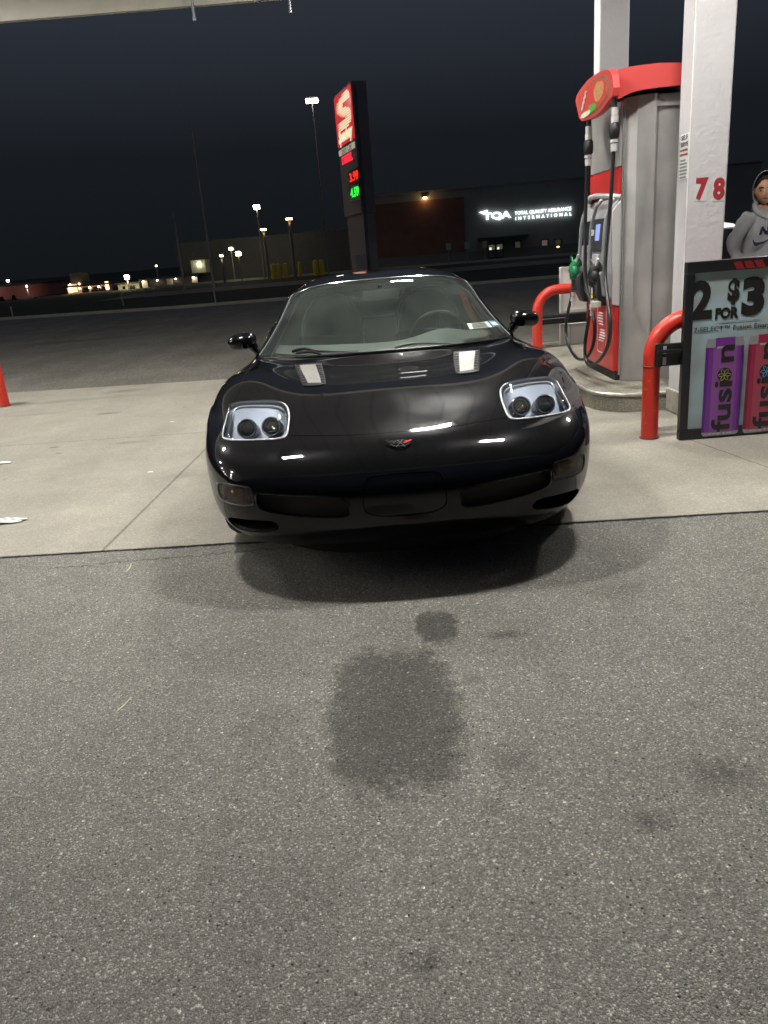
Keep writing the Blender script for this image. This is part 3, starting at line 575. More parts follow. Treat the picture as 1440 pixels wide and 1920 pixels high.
twig([(219,1336),(227,1329),(236,1321),(246,1309)],.0022,'grass_blade','long thin pale grass blade on the asphalt, left of the big stain')
twig([(686,1284),(692,1276),(697,1268)],.0010,'thin_stem','very thin stem lying on the big dark stain',(.3,.27,.2))

# ------------------------------------------------------------------ person in grey hoodie
pe=empty('person',(3.575,7.25,-.035),0,'person in grey hoodie with hood up, standing behind the drink sign','person')
def skin(name,V,E,R,m,parent,sub=2):
    me=bpy.data.meshes.new(name); me.from_pydata(V,E,[]); o=link(name,me,None,parent)
    s=o.modifiers.new('s','SKIN'); s.use_smooth_shade=True
    for i,d in enumerate(me.skin_vertices[0].data if len(me.skin_vertices) else []): pass
    bm=bmesh.new(); bm.from_mesh(me); l=bm.verts.layers.skin.verify()
    for i,v in enumerate(bm.verts):
        r=R[i]; v[l].radius=r if hasattr(r,'__len__') else (r,r); v[l].use_root=(i==0)
    bm.to_mesh(me); bm.free()
    u=o.modifiers.new('u','SUBSURF'); u.levels=sub; u.render_levels=sub
    bpy.context.view_layer.update(); ev=o.evaluated_get(bpy.context.evaluated_depsgraph_get()); m2=bpy.data.meshes.new_from_object(ev)
    o.modifiers.clear(); o.data=m2; m2.materials.clear(); m2.materials.append(m); m2.polygons.foreach_set('use_smooth',[True]*len(m2.polygons)); bpy.data.meshes.remove(me); m2.name=name
    return o
skinm=mat('skin',(.56,.30,.19),.45,var=.12,vs=25); hood=mat('hoodie_grey',(.34,.345,.365),.9,var=.14,vs=9,bump=.6,bs=9)
pants=mat('dark_trousers',(.02,.022,.03),.85,var=.2); shoe=mat('shoe_black',(.02,.02,.02),.5)
# body: head, neck, torso, arms with hands, legs in one surface
V=[(0,0,.93),(0,0,1.08),(0,-.005,1.25),(0,0,1.40),(0,.0,1.475),(0,-.008,1.53),          # pelvis..neck
   (-.15,0,1.40),(-.20,.01,1.27),(-.23,-.01,1.13),(-.21,-.13,1.06),(-.205,-.15,1.05),  # right arm (image left)
   (.175,0,1.405),(.235,.01,1.27),(.255,.0,1.12),(.20,-.13,1.04),(.185,-.15,1.04),
   (-.09,0,.86),(-.10,-.01,.50),(-.105,.02,.10),(.09,0,.86),(.10,-.02,.50),(.105,.0,.10)]
E=[(0,1),(1,2),(2,3),(3,4),(4,5),(3,6),(6,7),(7,8),(8,9),(9,10),(3,11),(11,12),(12,13),(13,14),(14,15),(0,16),(16,17),(17,18),(0,19),(19,20),(20,21)]
Rr=[(.15,.10),(.135,.095),(.13,.10),(.10,.075),(.055,.055),(.05,.052),.042,.038,.036,.032,.028,.042,.038,.036,.032,.028,(.088,.09),.06,.042,(.088,.09),.06,.042]
skin('body',V,E,Rr,skinm,pe)
def torso(name,V,E,R,m): return skin(name,V,E,R,m,pe)
torso('hoodie',[(0,0,.90),(0,0,.98),(0,-.01,1.12),(0,-.008,1.28),(0,0,1.39),(0,.012,1.455),(-.08,.008,1.42),(-.145,0,1.395),(-.205,.01,1.26),(-.235,-.0,1.12),(-.215,-.10,1.07),(-.205,-.135,1.06),(.10,.008,1.425),(.19,0,1.395),(.25,.01,1.26),(.275,.0,1.11),(.23,-.10,1.06),(.205,-.135,1.05)],
 [(0,1),(1,2),(2,3),(3,4),(4,5),(4,6),(6,7),(7,8),(8,9),(9,10),(10,11),(4,12),(12,13),(13,14),(14,15),(15,16),(16,17)],
 [(.185,.13),(.19,.145),(.185,.15),(.18,.145),(.15,.12),(.080,.085),(.095,.09),(.085,.08),.074,.066,.056,.05,(.10,.095),(.085,.08),.078,.070,.056,.05],hood)
torso('trousers',[(0,0,.92),(-.10,0,.84),(-.105,-.01,.48),(-.11,.02,.09),(.10,0,.84),(.105,-.02,.48),(.11,.0,.09)],[(0,1),(1,2),(2,3),(0,4),(4,5),(5,6)],[(.17,.125),(.105,.105),.080,.062,(.105,.105),.080,.062],pants)
for s,yy in ((-1,.02),(1,0.)):
    b=MB(); b.ball((s*.11,yy-.07,.045),(.048,.145,.048)); b.box((s*.11,yy-.07,.012),(.09,.27,.022)); b.build('shoe',shoe,pe)
# cloth folds
for nm_,st_ in (('hoodie',.030),('trousers',.02)):
    o_=[c_ for c_ in pe.children if c_.name.startswith(nm_)][0]
    bm=bmesh.new(); bm.from_mesh(o_.data); bmesh.ops.subdivide_edges(bm,edges=bm.edges[:],cuts=1,use_grid_fill=True); bm.normal_update()
    from mathutils import noise as mn
    for v in bm.verts:
        p=v.co; k=mn.noise(Vector((p.x*9,p.y*9,p.z*4.5+p.x*5)))+.5*mn.noise(Vector((p.x*20,p.y*20,p.z*9))); v.co=p+v.normal*k*st_*1.15
    bm.to_mesh(o_.data); bm.free(); o_.data.polygons.foreach_set('use_smooth',[True]*len(o_.data.polygons))
# head
hm=MB(); HC=Vector((-.0,-.02,1.635)); TURN=Matrix.Translation(HC)@Matrix.Rotation(R_(-24),4,'Z')@Matrix.Rotation(R_(4),4,'X')
def headsurf():
    v=[];f=[];n=28;h=20
    for i in range(h+1):
        t=math.pi*i/h
        for k in range(n):
            a=2*math.pi*k/n; x=math.sin(t)*math.cos(a); y=math.sin(t)*math.sin(a); z=-math.cos(t)
            px,py,pz=x*.076,y*.096,z*.118
            if z<0: px*=1-.30*(-z)**1.3; py*=1-.16*(-z)
            if y<0:
                fr_=-y
                py-= .006*math.exp(-((pz+.09)/.025)**2-(px/.03)**2)          # chin
                py-= .026*math.exp(-((pz+.028)/.020)**2-(px/.013)**2)+.012*math.exp(-((pz-.0)/.022)**2-(px/.009)**2)   # nose
                py+= .010*math.exp(-((pz-.004)/.014)**2-((abs(px)-.033)/.016)**2)  # eye sockets
                py-= .006*math.exp(-((pz-.030)/.010)**2-(px/.05)**2)         # brow
                py-= .007*math.exp(-((pz+.062)/.010)**2-(px/.022)**2)        # lips
                px*=1+.06*math.exp(-((pz+.02)/.02)**2)
            v.append((px,py,pz))
    for i in range(h):
        for k in range(n): f.append((i*n+k,i*n+(k+1)%n,(i+1)*n+(k+1)%n,(i+1)*n+k))
    return v,f
v_,f_=headsurf(); hm.add(v_,f_,TURN); hm.build('head',skinm,pe,ang=180)
for s in (-1,1):
    MB().ball((s*.032,-.080,.004),(.012,.0085,.0065),TURN,12).build('eye',mat('eye_white',(.35,.32,.30),.3),pe)
    MB().ball((s*.032-.004,-.0885,.003),(.0055,.003,.006),TURN,10).build('iris',mat('iris_dark',(.03,.015,.01),.1),pe)
    MB().tube(bez([TURN@Vector((s*.014,-.098,.024)),TURN@Vector((s*.033,-.097,.030)),TURN@Vector((s*.052,-.083,.022))],4),.0042,6).build('eyebrow',mat('hair_dark',(.015,.01,.008),.7),pe)
    MB().ball((s*.079,.005,-.004),(.012,.02,.032),TURN,12).build('ear',skinm,pe)
MB().tube(bez([TURN@Vector((-.026,-.088,-.060)),TURN@Vector((0,-.104,-.063)),TURN@Vector((.026,-.088,-.060))],5),.0052,8).build('lips',mat('lips',(.30,.10,.085),.45),pe)
hb=MB(); hv=[];hf=[]
hb.ball((0,.018,.034),(.080,.098,.098),TURN,20); hb.build('hair',mat('hair_dark',(.015,.01,.008),.7),pe)
# hood: open shell round the face
hv=[];hf=[];nu=26;nv_=14
for j in range(nv_+1):
    s_=j/nv_                                       # 0 rim .. 1 back
    for i in range(nu+1):
        a=-2.62+5.24*i/nu                           # around from lower left over the top
        rr=1-.30*s_**3; px=.094*math.sin(a)*rr*(1.0 if math.cos(a)>0 else 1+.15*abs(math.cos(a))); pz=.020+.138*math.cos(a)*rr*(1 if math.cos(a)>0 else 1.12)
        py=-.048+.190*s_*(1-.0*abs(math.sin(a)))+.02*math.cos(a)*(1-s_)*-1+.008*math.sin(9*a)*s_
        if s_>.92: px*=.35; pz=.02+(pz-.02)*.35
        hv.append((px,py,pz))
for j in range(nv_):
    for i in range(nu): q=j*(nu+1)+i; hf.append((q,q+1,q+nu+2,q+nu+1))
hb=MB().add(hv,hf,TURN); ho=hb.build('hood',hood,pe,ang=180); s_=ho.modifiers.new('t','SOLIDIFY'); s_.thickness=.006; s_.offset=1; u_=ho.modifiers.new('u','SUBSURF'); u_.levels=1; u_.render_levels=1
MB().tube(bez([(-.085,-.03,1.53),(-.095,-.07,1.475),(-.055,-.115,1.43),(0,-.135,1.405),(.055,-.115,1.43),(.095,-.07,1.475),(.085,-.03,1.53)],6),[.020]*37,12).build('hood_collar',hood,pe)
MB().tube(bez([(-.03,-.165,1.45),(-.035,-.165,1.38),(-.03,-.165,1.30)],4),.0045,6).tube(bez([(.035,-.165,1.45),(.04,-.165,1.38),(.035,-.165,1.31)],4),.0045,6).build('drawstring',mat('cord_pale',(.5,.5,.52),.8),pe)
# hands: palm, four fingers, thumb
for s,wx,wy,wz in ((-1,-.205,-.148,1.058),(1,.195,-.148,1.048)):
    Vh=[(wx,wy,wz)]; Eh=[]; Rh=[.026]
    px=wx-s*.045; Vh.append((px,wy-.018,wz-.008)); Eh.append((0,1)); Rh.append((.034,.018))
    skin('palm',Vh,Eh,Rh,skinm,pe,1)
    for k,ln in enumerate((.070,.078,.074,.058)):
        z=wz+.022-.018*k
        a=(px-s*.02,wy-.026,z); b_=(a[0]-s*ln*.55,a[1]-.006,z-.004); c_=(b_[0]-s*ln*.10,b_[1]+.028,z-.010); skin('finger',[a,b_,c_],[(0,1),(1,2)],[.0098,.0088,.0076],skinm,pe,1)
    skin('thumb',[(wx-s*.02,wy-.028,wz+.020),(wx-s*.045,wy-.048,wz+.030),(wx-s*.072,wy-.052,wz+.024)],[(0,1),(1,2)],[.012,.0105,.009],skinm,pe,1)
# chest print: curved tick and letters
sw=bez([(-.135,0,-.005),(-.115,0,-.042),(-.06,0,-.036),(.03,0,.0),(.15,0,.045)],5)
up_=[]; lo_=[]
for i,p in enumerate(sw):
    t=i/(len(sw)-1); wv=.021*math.sin(math.pi*min(1,t*1.15+.12))**.8*(1-t)+.002; up_.append((p.x,p.z+wv)); lo_.append((p.x,p.z-wv*.9))
def chest(px,pz): 
    return (px,-.158+abs(px)**2*.9,pz)
b=MB(); vs=[chest(x,z+1.235) for x,z in up_]+[chest(x,z+1.235) for x,z in lo_]; m_=len(up_); vs2=[(a[0],a[1]+.012,a[2]) for a in vs]
b.add(vs,[(i,m_+i,m_+i+1,i+1) for i in range(m_-1)]); tk=b.build('chest_tick',mat('print_navy',(.012,.013,.028),.8),pe)
tx=text('chest_letters','NIKE',.088,frame((.01,0,1.298),(1,0,0),(0,0,1)),mat('print_navy'),pe,ext=.004,bold=.004,shear=.25,keepw=.215)
for v in tx.data.vertices: v.co.y+=chest(v.co.x,0)[1]
# ------------------------------------------------------------------ price sign pylon
pyA=Vector((.10,41.8,0)); pyB=Vector((-.82,45.4,0)); PR=(pyA-pyB).normalized(); PL=(pyA-pyB).length
py=empty('pylon_sign',pyB,0,'tall roadside price sign with glowing red panel, red and green price digits','sign')
PN=Vector((PR.y,-PR.x,0))                                # face normal, towards the left/front
if PN.y>0: PN=-PN
darkc=mat('pylon_cladding',(.32,.27,.28),.6,var=.1,vs=.8)
def PM(a,z,off=0): return frame(PR*a+PN*off+Vector((0,0,z)),PR,(0,0,1))
def pbox(name,a0,a1,z0,z1,off,th,m,par=py):
    return MB().prism([(a0,z0),(a1,z0),(a1,z1),(a0,z1)],th,frame(PN*off,PR,(0,0,1))).build(name,m,par,smooth=False,bevel=.01 if th>.05 else 0)
TH=.75
pbox('cabinet',0-.05,PL+.05,3.2,9.15,-TH,TH,darkc)
pbox('pylon_post',.35,PL+.02,0-.05,3.2,-TH*.9,TH*.8,darkc)
def onp(px,y): # photo point on sign plane -> (a,z)
    v=ray(px,y); o_=Vector((0,0,EYE)); t=(pyB-o_).dot(PN)/v.dot(PN); p=o_+v*t; return (p-pyB).dot(PR),p.z
def span(pts): A=[onp(*q) for q in pts]; return A
A=span([(628,181),(660,160),(664,263),(635,275)]); a0=(A[0][0]+A[3][0])/2;a1=(A[1][0]+A[2][0])/2; zt=(A[0][1]+A[1][1])/2; zb=(A[2][1]+A[3][1])/2
rlit=emat('lit_red',(.62,.03,.04),.8); wlit=emat('lit_cream',(1.,.93,.62),.82)
pbox('red_panel',a0,a1,zb,zt,.0,.06,rlit)
W_=a1-a0; H_=zt-zb; b=MB()
# striped S made of slanted bars with tails fading to the left
S_=[(.50,.86,.93),(.30,.93,.885),(.14,.95,.84),(.10,.95,.795),(.10,.52,.75),(.10,.50,.705),(.12,.70,.66),(.22,.84,.615),(.30,.93,.57),(.42,.95,.525),(.60,.95,.48),(.10,.95,.435),(.10,.94,.39),(.10,.90,.345),(.14,.78,.30)]
for u0,u1,zc in S_:
    xa=a0+W_*u0; xb=a0+W_*u1; z=zb+H_*zc; hh=H_*.0135
    b.prism([(xa,z-hh*.3),(xa+W_*.18,z-hh),(xb,z-hh),(xb+W_*.0,z+hh),(xa+W_*.22,z+hh)],.02,frame(PN*.062,PR,(0,0,1)))
b.build('s_emblem',wlit,py,smooth=False)
text('sign_letters','Speedway',.8,frame(PR*(a0+W_*.5)+PN*.064+Vector((0,0,zb+H_*.17)),PR,(0,0,1)),wlit,py,ext=.01,bold=.03,shear=.35,keepw=W_*.86)
A=span([(637,283),(665,266),(665,276),(637,291)]); pbox('white_panel',(A[0][0]+A[3][0])/2,A[1][0],(A[3][1]+A[2][1])/2-.05,(A[0][1]+A[1][1])/2,.0,.05,emat('lit_grey',(.62,.60,.48),.55))
cc=(A[0][0]+A[1][0])/2; zc=(A[0][1]+A[2][1])/2
text('sign_letters','Speedy',.5,frame(PR*(cc-.5)+PN*.055+Vector((0,0,zc)),PR,(0,0,1)),mat('cafe_brown',(.3,.2,.1),.5),py,keepw=1.2)
text('sign_letters','Cafe',.5,frame(PR*(cc+.75)+PN*.055+Vector((0,0,zc)),PR,(0,0,1)),mat('cafe_dark',(.05,.08,.08),.5),py,keepw=.8)
A=span([(641,298),(662,289),(662,298),(641,307)]); r2=emat('lit_red_small',(1,.03,.06),1.1)
text('led_text','DIESEL',.5,frame(PR*((A[0][0]+A[1][0])/2)+PN*.03+Vector((0,0,(A[0][1]+A[2][1])/2)),PR,(0,0,1)),r2,py,bold=.03,keepw=(A[1][0]-A[0][0])*.95)
def led(pts,m,s):
    A=span(pts); a0,a1=(A[0][0]+A[3][0])/2,(A[1][0]+A[2][0])/2; z1=(A[0][1]+A[1][1])/2; z0=(A[2][1]+A[3][1])/2
    pbox('price_display',a0-.35,a1+.12,z0-.12,z1+.12,.0,.03,mat('led_black',(.01,.01,.01),.4))
    text('price_digits',s,1.,frame(PR*((a0+a1)/2)+PN*.045+Vector((0,0,(z0+z1)/2)),PR,(0,0,1)),m,py,bold=.035,keepw=(a1-a0)).data
    o=py.children[-1]
    return o
for pts,m,s in (([(656,325),(672,320),(674,338),(658,344)],emat('led_red',(1,.02,.01),1.6),'3.99'),([(658,354),(674,349),(675,368),(660,374)],emat('led_green',(.02,1,.06),1.3),'4.59')):
    led(pts,m,s); A=span(pts); hh=((A[0][1]-A[3][1])+(A[1][1]-A[2][1]))/2
    for o in list(py.children):
        if o.name.startswith('price_digits') and not o.get('fitted'): fit(o,hh*.95); o['fitted']=1
for o in py.children:
    if 'fitted' in o: del o['fitted']
q=ad(679,512,40.5); tag(MB().box((q.x,q.y,.60),(.50,.4,1.27)).build('utility_cabinet',mat('cabinet_grey',(.30,.28,.31),.6,var=.1),smooth=False,bevel=.02),'pale grey utility box at the foot of the price sign','utility box')
MB().build
tag(MB().box((5.0*0+ad(693,515,41.2).x,41.2,4.4),(.16,.16,8.9)).build('dark_pole',mat('pole_dark',(.12,.11,.12),.6),smooth=False,bevel=.02),'slim dark pole right beside the price sign','pole')

# ------------------------------------------------------------------ big building across the street
bb=empty('office_building',(0,BW(0),0),math.atan(-.13),'long dark low building with the glowing white sign letters and glass entrance','building')
wallm=mat('building_wall',(.32,.325,.30),.9,var=.15,vs=.6,bump=.2,bs=6); wall2=mat('building_brick',(.22,.12,.095),.9,var=.2,vs=1.2)
MB().box((14,8,2.58),(30,16,5.16)).build('wall',wallm,bb,smooth=False); MB().box((-8,8.3,1.55),(14,15.4,3.1)).build('low_wing',mat('wing_wall',(.12,.12,.11),.9,var=.2),bb,smooth=False)
MB().box((14,8,5.20),(30.2,16.2,.10)).build('roof',wallm,bb,smooth=False)
MB().box((4.3,-.035,2.3),(7.2,.08,4.6)).build('brick_bay',wall2,bb,smooth=False)
MB().box((14,-.03,.35),(30,.10,.7)).build('plinth',mat('plinth',(.2,.2,.18),.9),bb,smooth=False)
def bl(px,py_,off=0):                                   # photo point -> building coordinates on its front
    v=ray(px,py_); o_=Vector((0,0,EYE)); n=Vector((math.sin(math.atan(.13)),math.cos(math.atan(.13)),0)); p0=Vector((0,BW(0)-off,0)); t=(p0-o_).dot(n)/v.dot(n); p=o_+v*t
    d=Vector((math.cos(math.atan(.13)),-math.sin(math.atan(.13)),0)); return (p-Vector((0,BW(0),0))).dot(d),p.z
sl=emat('sign_letters_white',(.86,.95,1.),2.0)
def btext(s,p0,p1,h,yoff=-.12,bold=.02,space=1):
    a=bl(*p0); b_=bl(*p1); o=text('sign_letters',s,1.,frame(((a[0]+b_[0])/2,yoff,(a[1]+b_[1])/2),(1,0,0),(0,0,1)),sl,bb,ext=.05,bold=bold,space=space,keepw=b_[0]-a[0]); fit(o,h); return o
u1=bl(930,400)[1]-bl(930,401)[1]
btext('TQA',(905,406),(958,403),16*u1,bold=.045); btext('TOTAL QUALITY ASSURANCE',(965,398),(1071,393),8*u1,bold=.012); btext('INTERNATIONAL',(966,409.5),(1071,403.5),6.2*u1,bold=.03,space=1.9)
a=bl(897,401); MB().prism([(a[0],a[1]+.1),(a[0]+.7,a[1]+.22),(a[0]+.7,a[1]+.05),(a[0]+.3,a[1]-.02)],.05,frame((0,-.1,0),(1,0,0),(0,0,1))).build('sign_tick',sl,bb,smooth=False)
# entrance: canopy slab, double glass door, lit windows
p=bl(895,452); q=bl(990,440); MB().box(((p[0]+q[0])/2,-.7,p[1]+.12),(q[0]-p[0],1.4,.16)).build('entrance_canopy',mat('ent_canopy',(.08,.08,.08),.6),bb,smooth=False,bevel=.02)
zd=bl(930,489)[1]; zd1=bl(930,456)[1]; x0=bl(915,470)[0]; x1=bl(944,470)[0]
wm=mat('door_frame_dark',(.06,.06,.055),.5); gl1=emat('dim_interior',(.16,.17,.15),.42); gl2=emat('warm_interior',(.9,.62,.28),.8); gl3=emat('pink_interior',(.30,.20,.18),.35)
for i in range(2):
    xa=x0+(x1-x0)*i/2; xb=xa+(x1-x0)/2; z0_=max(zd,.02)
    f=MB(); d=.07
    for c_,s_ in (((xa+d/2,-.05,(zd1+z0_)/2),(d,.1,zd1-z0_)),((xb-d/2,-.05,(zd1+z0_)/2),(d,.1,zd1-z0_)),(((xa+xb)/2,-.05,zd1-.05),(xb-xa-2*d,.1,.1)),(((xa+xb)/2,-.05,z0_+.08),(xb-xa-2*d,.1,.16))): f.box(c_,s_)
    do=f.build('door',wm,bb,smooth=False)
    MB().box(((xa+xb)/2,-.03,(zd1+z0_)/2),(xb-xa-2*d,.03,zd1-z0_-.2)).build('door_glass',gl1,do,smooth=False)
    MB().box(((xa+xb)/2-.1,-.06,z0_+(zd1-z0_)*.62),(.16,.02,.30)).build('interior_lamp',emat('lobby_lamp',(.95,.9,.75),1.1),do,smooth=False)
    MB().tube([((xb if i==0 else xa)+(-.14 if i==0 else .14),-.14,z0_+.8),((xb if i==0 else xa)+(-.14 if i==0 else .14),-.14,z0_+1.3)],.02,6).build('handle',mat('galvanised'),do)
for (pa,pb,pt,pbot,m_) in ((965,976,453,470,emat('dimmer_interior',(.10,.11,.09),.3)),(1015,1027,450,469,gl3),(1040,1052,449,467,emat('darker_interior',(.09,.08,.05),.3))):
    xa=bl(pa,pt)[0]; xb=bl(pb,pt)[0]; z1=bl(pa,pt)[1]; z0_=bl(pa,pbot)[1]
    fr_=MB()
    for c_,s_ in (((xa,-.03,(z0_+z1)/2),(.07,.08,z1-z0_+.07)),((xb,-.03,(z0_+z1)/2),(.07,.08,z1-z0_+.07)),(((xa+xb)/2,-.03,z0_),(xb-xa,.08,.07)),(((xa+xb)/2,-.03,z1),(xb-xa,.08,.07))): fr_.box(c_,s_)
    wn=fr_.build('window',wm,bb,smooth=False); MB().box(((xa+xb)/2,-.01,(z0_+z1)/2),(xb-xa-.07,.03,z1-z0_-.07)).build('pane',m_,wn,smooth=False)
    if pa==1040: MB().ball(((xa+xb)/2,-.05,z0_+.14),(.2,.04,.1)).build('interior_lamp',emat('warm_bulb',(1,.62,.2),2.2),wn)
a=bl(797,371); fx=MB(); fx.box((a[0],-.14,a[1]+.12),(.32,.26,.14)); fx.build('wall_lamp',mat('lamp_dark',(.05,.05,.05),.5),bb,smooth=False)
MB().box((a[0],-.18,a[1]),(.26,.20,.10)).build('wall_lamp_glow',emat('warm_glow',(1,.62,.24),14),bb,smooth=False)
plight(bb,6,(1,.50,.18),(a[0],-.55,a[1]-.15),.08)
# two side vents / meter boxes along the wall
a=bl(798,470); 
# bright wall panel with its lamp at the left end of the building
a=bl(366,512); b_=bl(389,486); MB().box(((a[0]+b_[0])/2,-.06,(a[1]+b_[1])/2),(b_[0]-a[0],1.3,b_[1]-a[1])).build('loading_door',mat('loading_door',(.5,.5,.38),.7),bb,smooth=False)
a=bl(379,495); MB().ball((a[0],-.80,a[1]),(.10,.08,.09)).build('wall_lamp_glow',emat('cool_yellow_glow',(1,.93,.6),30),bb); plight(bb,4,(1,.92,.6),(a[0],-1.2,a[1]-.05),.06)

# sign posts in front of the entrance
for k,(px,ph,pl,lb) in enumerate(((841,459,497,'leftmost'),(876,457,491,'middle'),(909,455,481,'rightmost'))):
    p=ad(px,470,57.3); top=ad(px,ph,57.3).z; t=empty('parking_sign',(p.x,p.y,-.02),0,f'{lb} of three small pale sign posts before the long building','sign post','sign posts in front of the building')
    MB().cyl((0,0,0),(0,0,top),.035,n=8).build('post',mat('pale_post',(.30,.29,.26),.6),t); MB().box((0,-.04,top-.1),(.34,.02,.46)).build('sign_plate',mat('pale_plate',(.55,.55,.45),.6),t,smooth=False,bevel=.005)
for px,hh in ((798,.8),(838,.9),(874,.9)): pass
# yellow bollards
ym=mat('bollard_yellow',(.62,.46,.03),.6,var=.1)
names=['first','second','third','fourth','fifth','sixth']
for k,(px,pt) in enumerate(((512.5,498),(520.5,498),(534.5,497),(561,494),(591,491),(602,490))):
    p=ad(px,pt,57.2); r=.19 if k!=3 else .12
    b=MB(); b.lathe([(r,0),(r,p.z),(r*.8,p.z+.1),(r*.3,p.z+.15)],12); o=b.build('bollard',ym); o.location=(p.x,p.y,-.02); tag(o,f'yellow bollard, {names[k]} from the left before the dark building','bollard','yellow bollards')

# ------------------------------------------------------------------ street and yard lamps
def yard_lamp(px,py_,Y,label,head=(.5,.3,.1),c=(1,.93,.7),s=40,power=80,pole=True,warm=False,arm=0,pr=.06,pz=None):
    p=ad(px,py_,Y); t=empty('street_lamp',(p.x+arm,p.y,-.02),0,label,'street lamp','street and yard lamps')
    if pole: MB().tube([(0,0,0),(0,0,p.z+.1)],[pr*1.3,pr],8).build('pole',mat('lamp_pole',(.2,.19,.18),.6),t)
    if arm or pole: MB().box((-arm/2,0,p.z+.16),(abs(arm)+head[0],.16,.09)).build('lamp_head',mat('lamp_dark',(.05,.05,.05),.5),t,smooth=False)
    MB().box((-arm,0,p.z+.04),(head[0],head[1],head[2])).build('lamp_glow',emat('lamp_glow_%d'%int(px),c,s),t,smooth=False,bevel=.03)
    if power: plight(t,power,c,(-arm,-.1,p.z-.25),.1)
    return t
yard_lamp(585,190,44,'highest street lamp, white, left of the price sign',head=(.62,.4,.16),s=22,power=0,arm=0,pr=.025)
yard_lamp(481,389,60,'bright starry yard lamp, third highest light in the left sky',head=(.42,.3,.3),s=30,power=0,c=(1,.92,.68))
yard_lamp(494,431,58,'warm yard lamp lighting its own pole, lower left of the pair',head=(.40,.2,.12),s=14,power=3,c=(1,.60,.30),pr=.09)
yard_lamp(542,411,58,'warm yard lamp lighting its own pole, right of the pair',head=(.46,.2,.12),s=14,power=3,c=(1,.60,.30),pr=.09)
yard_lamp(415,480,55,'short pale lamp post before the building corner',head=(.22,.2,.12),s=14,power=2,c=(1,.85,.65),pr=.075)
yard_lamp(433,467,61,'upper of two close white floodlights',head=(.28,.2,.2),s=22,power=0,pole=True,pr=.04)
yard_lamp(447,476,59.5,'lower and brighter of two close white floodlights',head=(.38,.2,.28),s=26,power=0,pole=True,pr=.04)
yard_lamp(293,499,62,'single dim lamp above the dark low sheds',head=(.14,.1,.12),s=8,power=0,pr=.03)
yard_lamp(238,520,62.5,'bright lamp above the small pale hut',head=(.34,.2,.30),s=26,power=25,c=(1,.92,.66),pr=.04)
yard_lamp(15,527,70,'small lamp above the long red shed',head=(.22,.15,.18),s=12,power=0,pr=.03)
yard_lamp(50,537,62,'small lamp at the right end of the red shed',head=(.14,.1,.14),s=8,power=10,pr=.03)

# ------------------------------------------------------------------ far buildings on the left
def hut(name,pl,pr_,pt,pb,Y,depth,m,label,roofm=None):
    a=ad(pl,pt,Y); b_=ad(pr_,pt,Y); h=max(a.z+.1,.8); hgt=(ad((pl+pr_)/2,pt,Y).z); t=empty(name,((a.x+b_.x)/2,Y,-.05),0,label,'building')
    w_=b_.x-a.x; MB().box((0,depth/2,hgt/2),(w_,depth,hgt)).build('wall',m,t,smooth=False)
    MB().box((0,depth/2-.15,hgt+.06),(w_+.3,depth+.5,.12)).build('roof',roofm or mat('hut_roof',(.03,.03,.03),.7),t,smooth=False)
    return t,w_,hgt
t,w_,h_=hut('red_shed',-60,52,537,560,63,8,mat('shed_red',(.42,.15,.14),.8,var=.15),'long dull red shed at the left border of the photo')
plight(t,20,(1,.8,.7),(w_/2-3,-1.2,h_-.1),.1)
t,w_,h_=hut('lit_restaurant',124,203,535,550,64,8,mat('stucco_warm',(.32,.22,.16),.85,var=.2),'low building with warm lit front and small roof tower, far left')
MB().box((-w_*.30,1.5,h_+.55),(w_*.26,2,1.0)).build('roof_tower',mat('tower_tan',(.16,.14,.10),.8),t,smooth=False)
for i,x in enumerate((-.42,-.18,.06,.28,.46)):
    MB().ball((w_*x,-.15,h_-.12),(.07,.06,.06)).build('eave_lamp',emat('eave_lamp',(1,.7,.45),16),t); plight(t,5 if i else 20,(1,.66,.38),(w_*x,-.35,h_-.2),.05)
for x,c_ in ((-.40,3.),(-.30,1.6),(.475,4.)):
    MB().box((w_*x,-.04,.42),(.34 if x<.4 else .26,.06,.62)).build('lit_window',emat('lit_window_%d'%int(c_*10),(1,.72,.36),c_*.55),t,smooth=False)
for x in (-.06,.16,.34): MB().box((w_*x,-.03,h_*.45),(.55,.05,h_*.7)).build('dark_window',mat('dark_glass',(.01,.01,.012),.2),t,smooth=False)
for x in (-.46,-.24): MB().ball((w_*x+.02,.45,h_+.2),(.06,.06,.06)).build('eave_lamp',emat('eave_lamp',(1,.7,.45),16),t)
t,w_,h_=hut('pale_hut',220,260,531,546,64,6,mat('hut_cream',(.62,.60,.36),.8),'small pale lit hut under a bright lamp, far left')
plight(t,26,(1,.93,.6),(0,-1.2,h_+.0),.1)
MB().box((w_*.18,-.03,h_*.35),(.4,.05,h_*.7)).build('door',mat('dark_glass'),t,smooth=False); MB().box((-w_*.22,-.03,h_*.35),(.2,.05,h_*.5)).build('door_panel',mat('dark_glass'),t,smooth=False)
t,w_,h_=hut('dark_shed',266,369,521,541,64,7,mat('shed_dark',(.05,.045,.04),.85),'wide dark shed with small eave lamps and pale piers, left of centre')
for x in (-.48,-.22,.12,.45): MB().ball((w_*x,-.12,h_-.06),(.07,.05,.05)).build('eave_lamp',emat('eave_lamp',(1,.7,.45),16),t); plight(t,4,(1,.8,.55),(w_*x,-.3,h_-.12),.05)
for x in (-.46,.0,.46): MB().box((w_*x,-.06,h_/2),(.45,.1,h_)).build('pier',mat('pier_pale',(.5,.48,.38),.8),t,smooth=False)

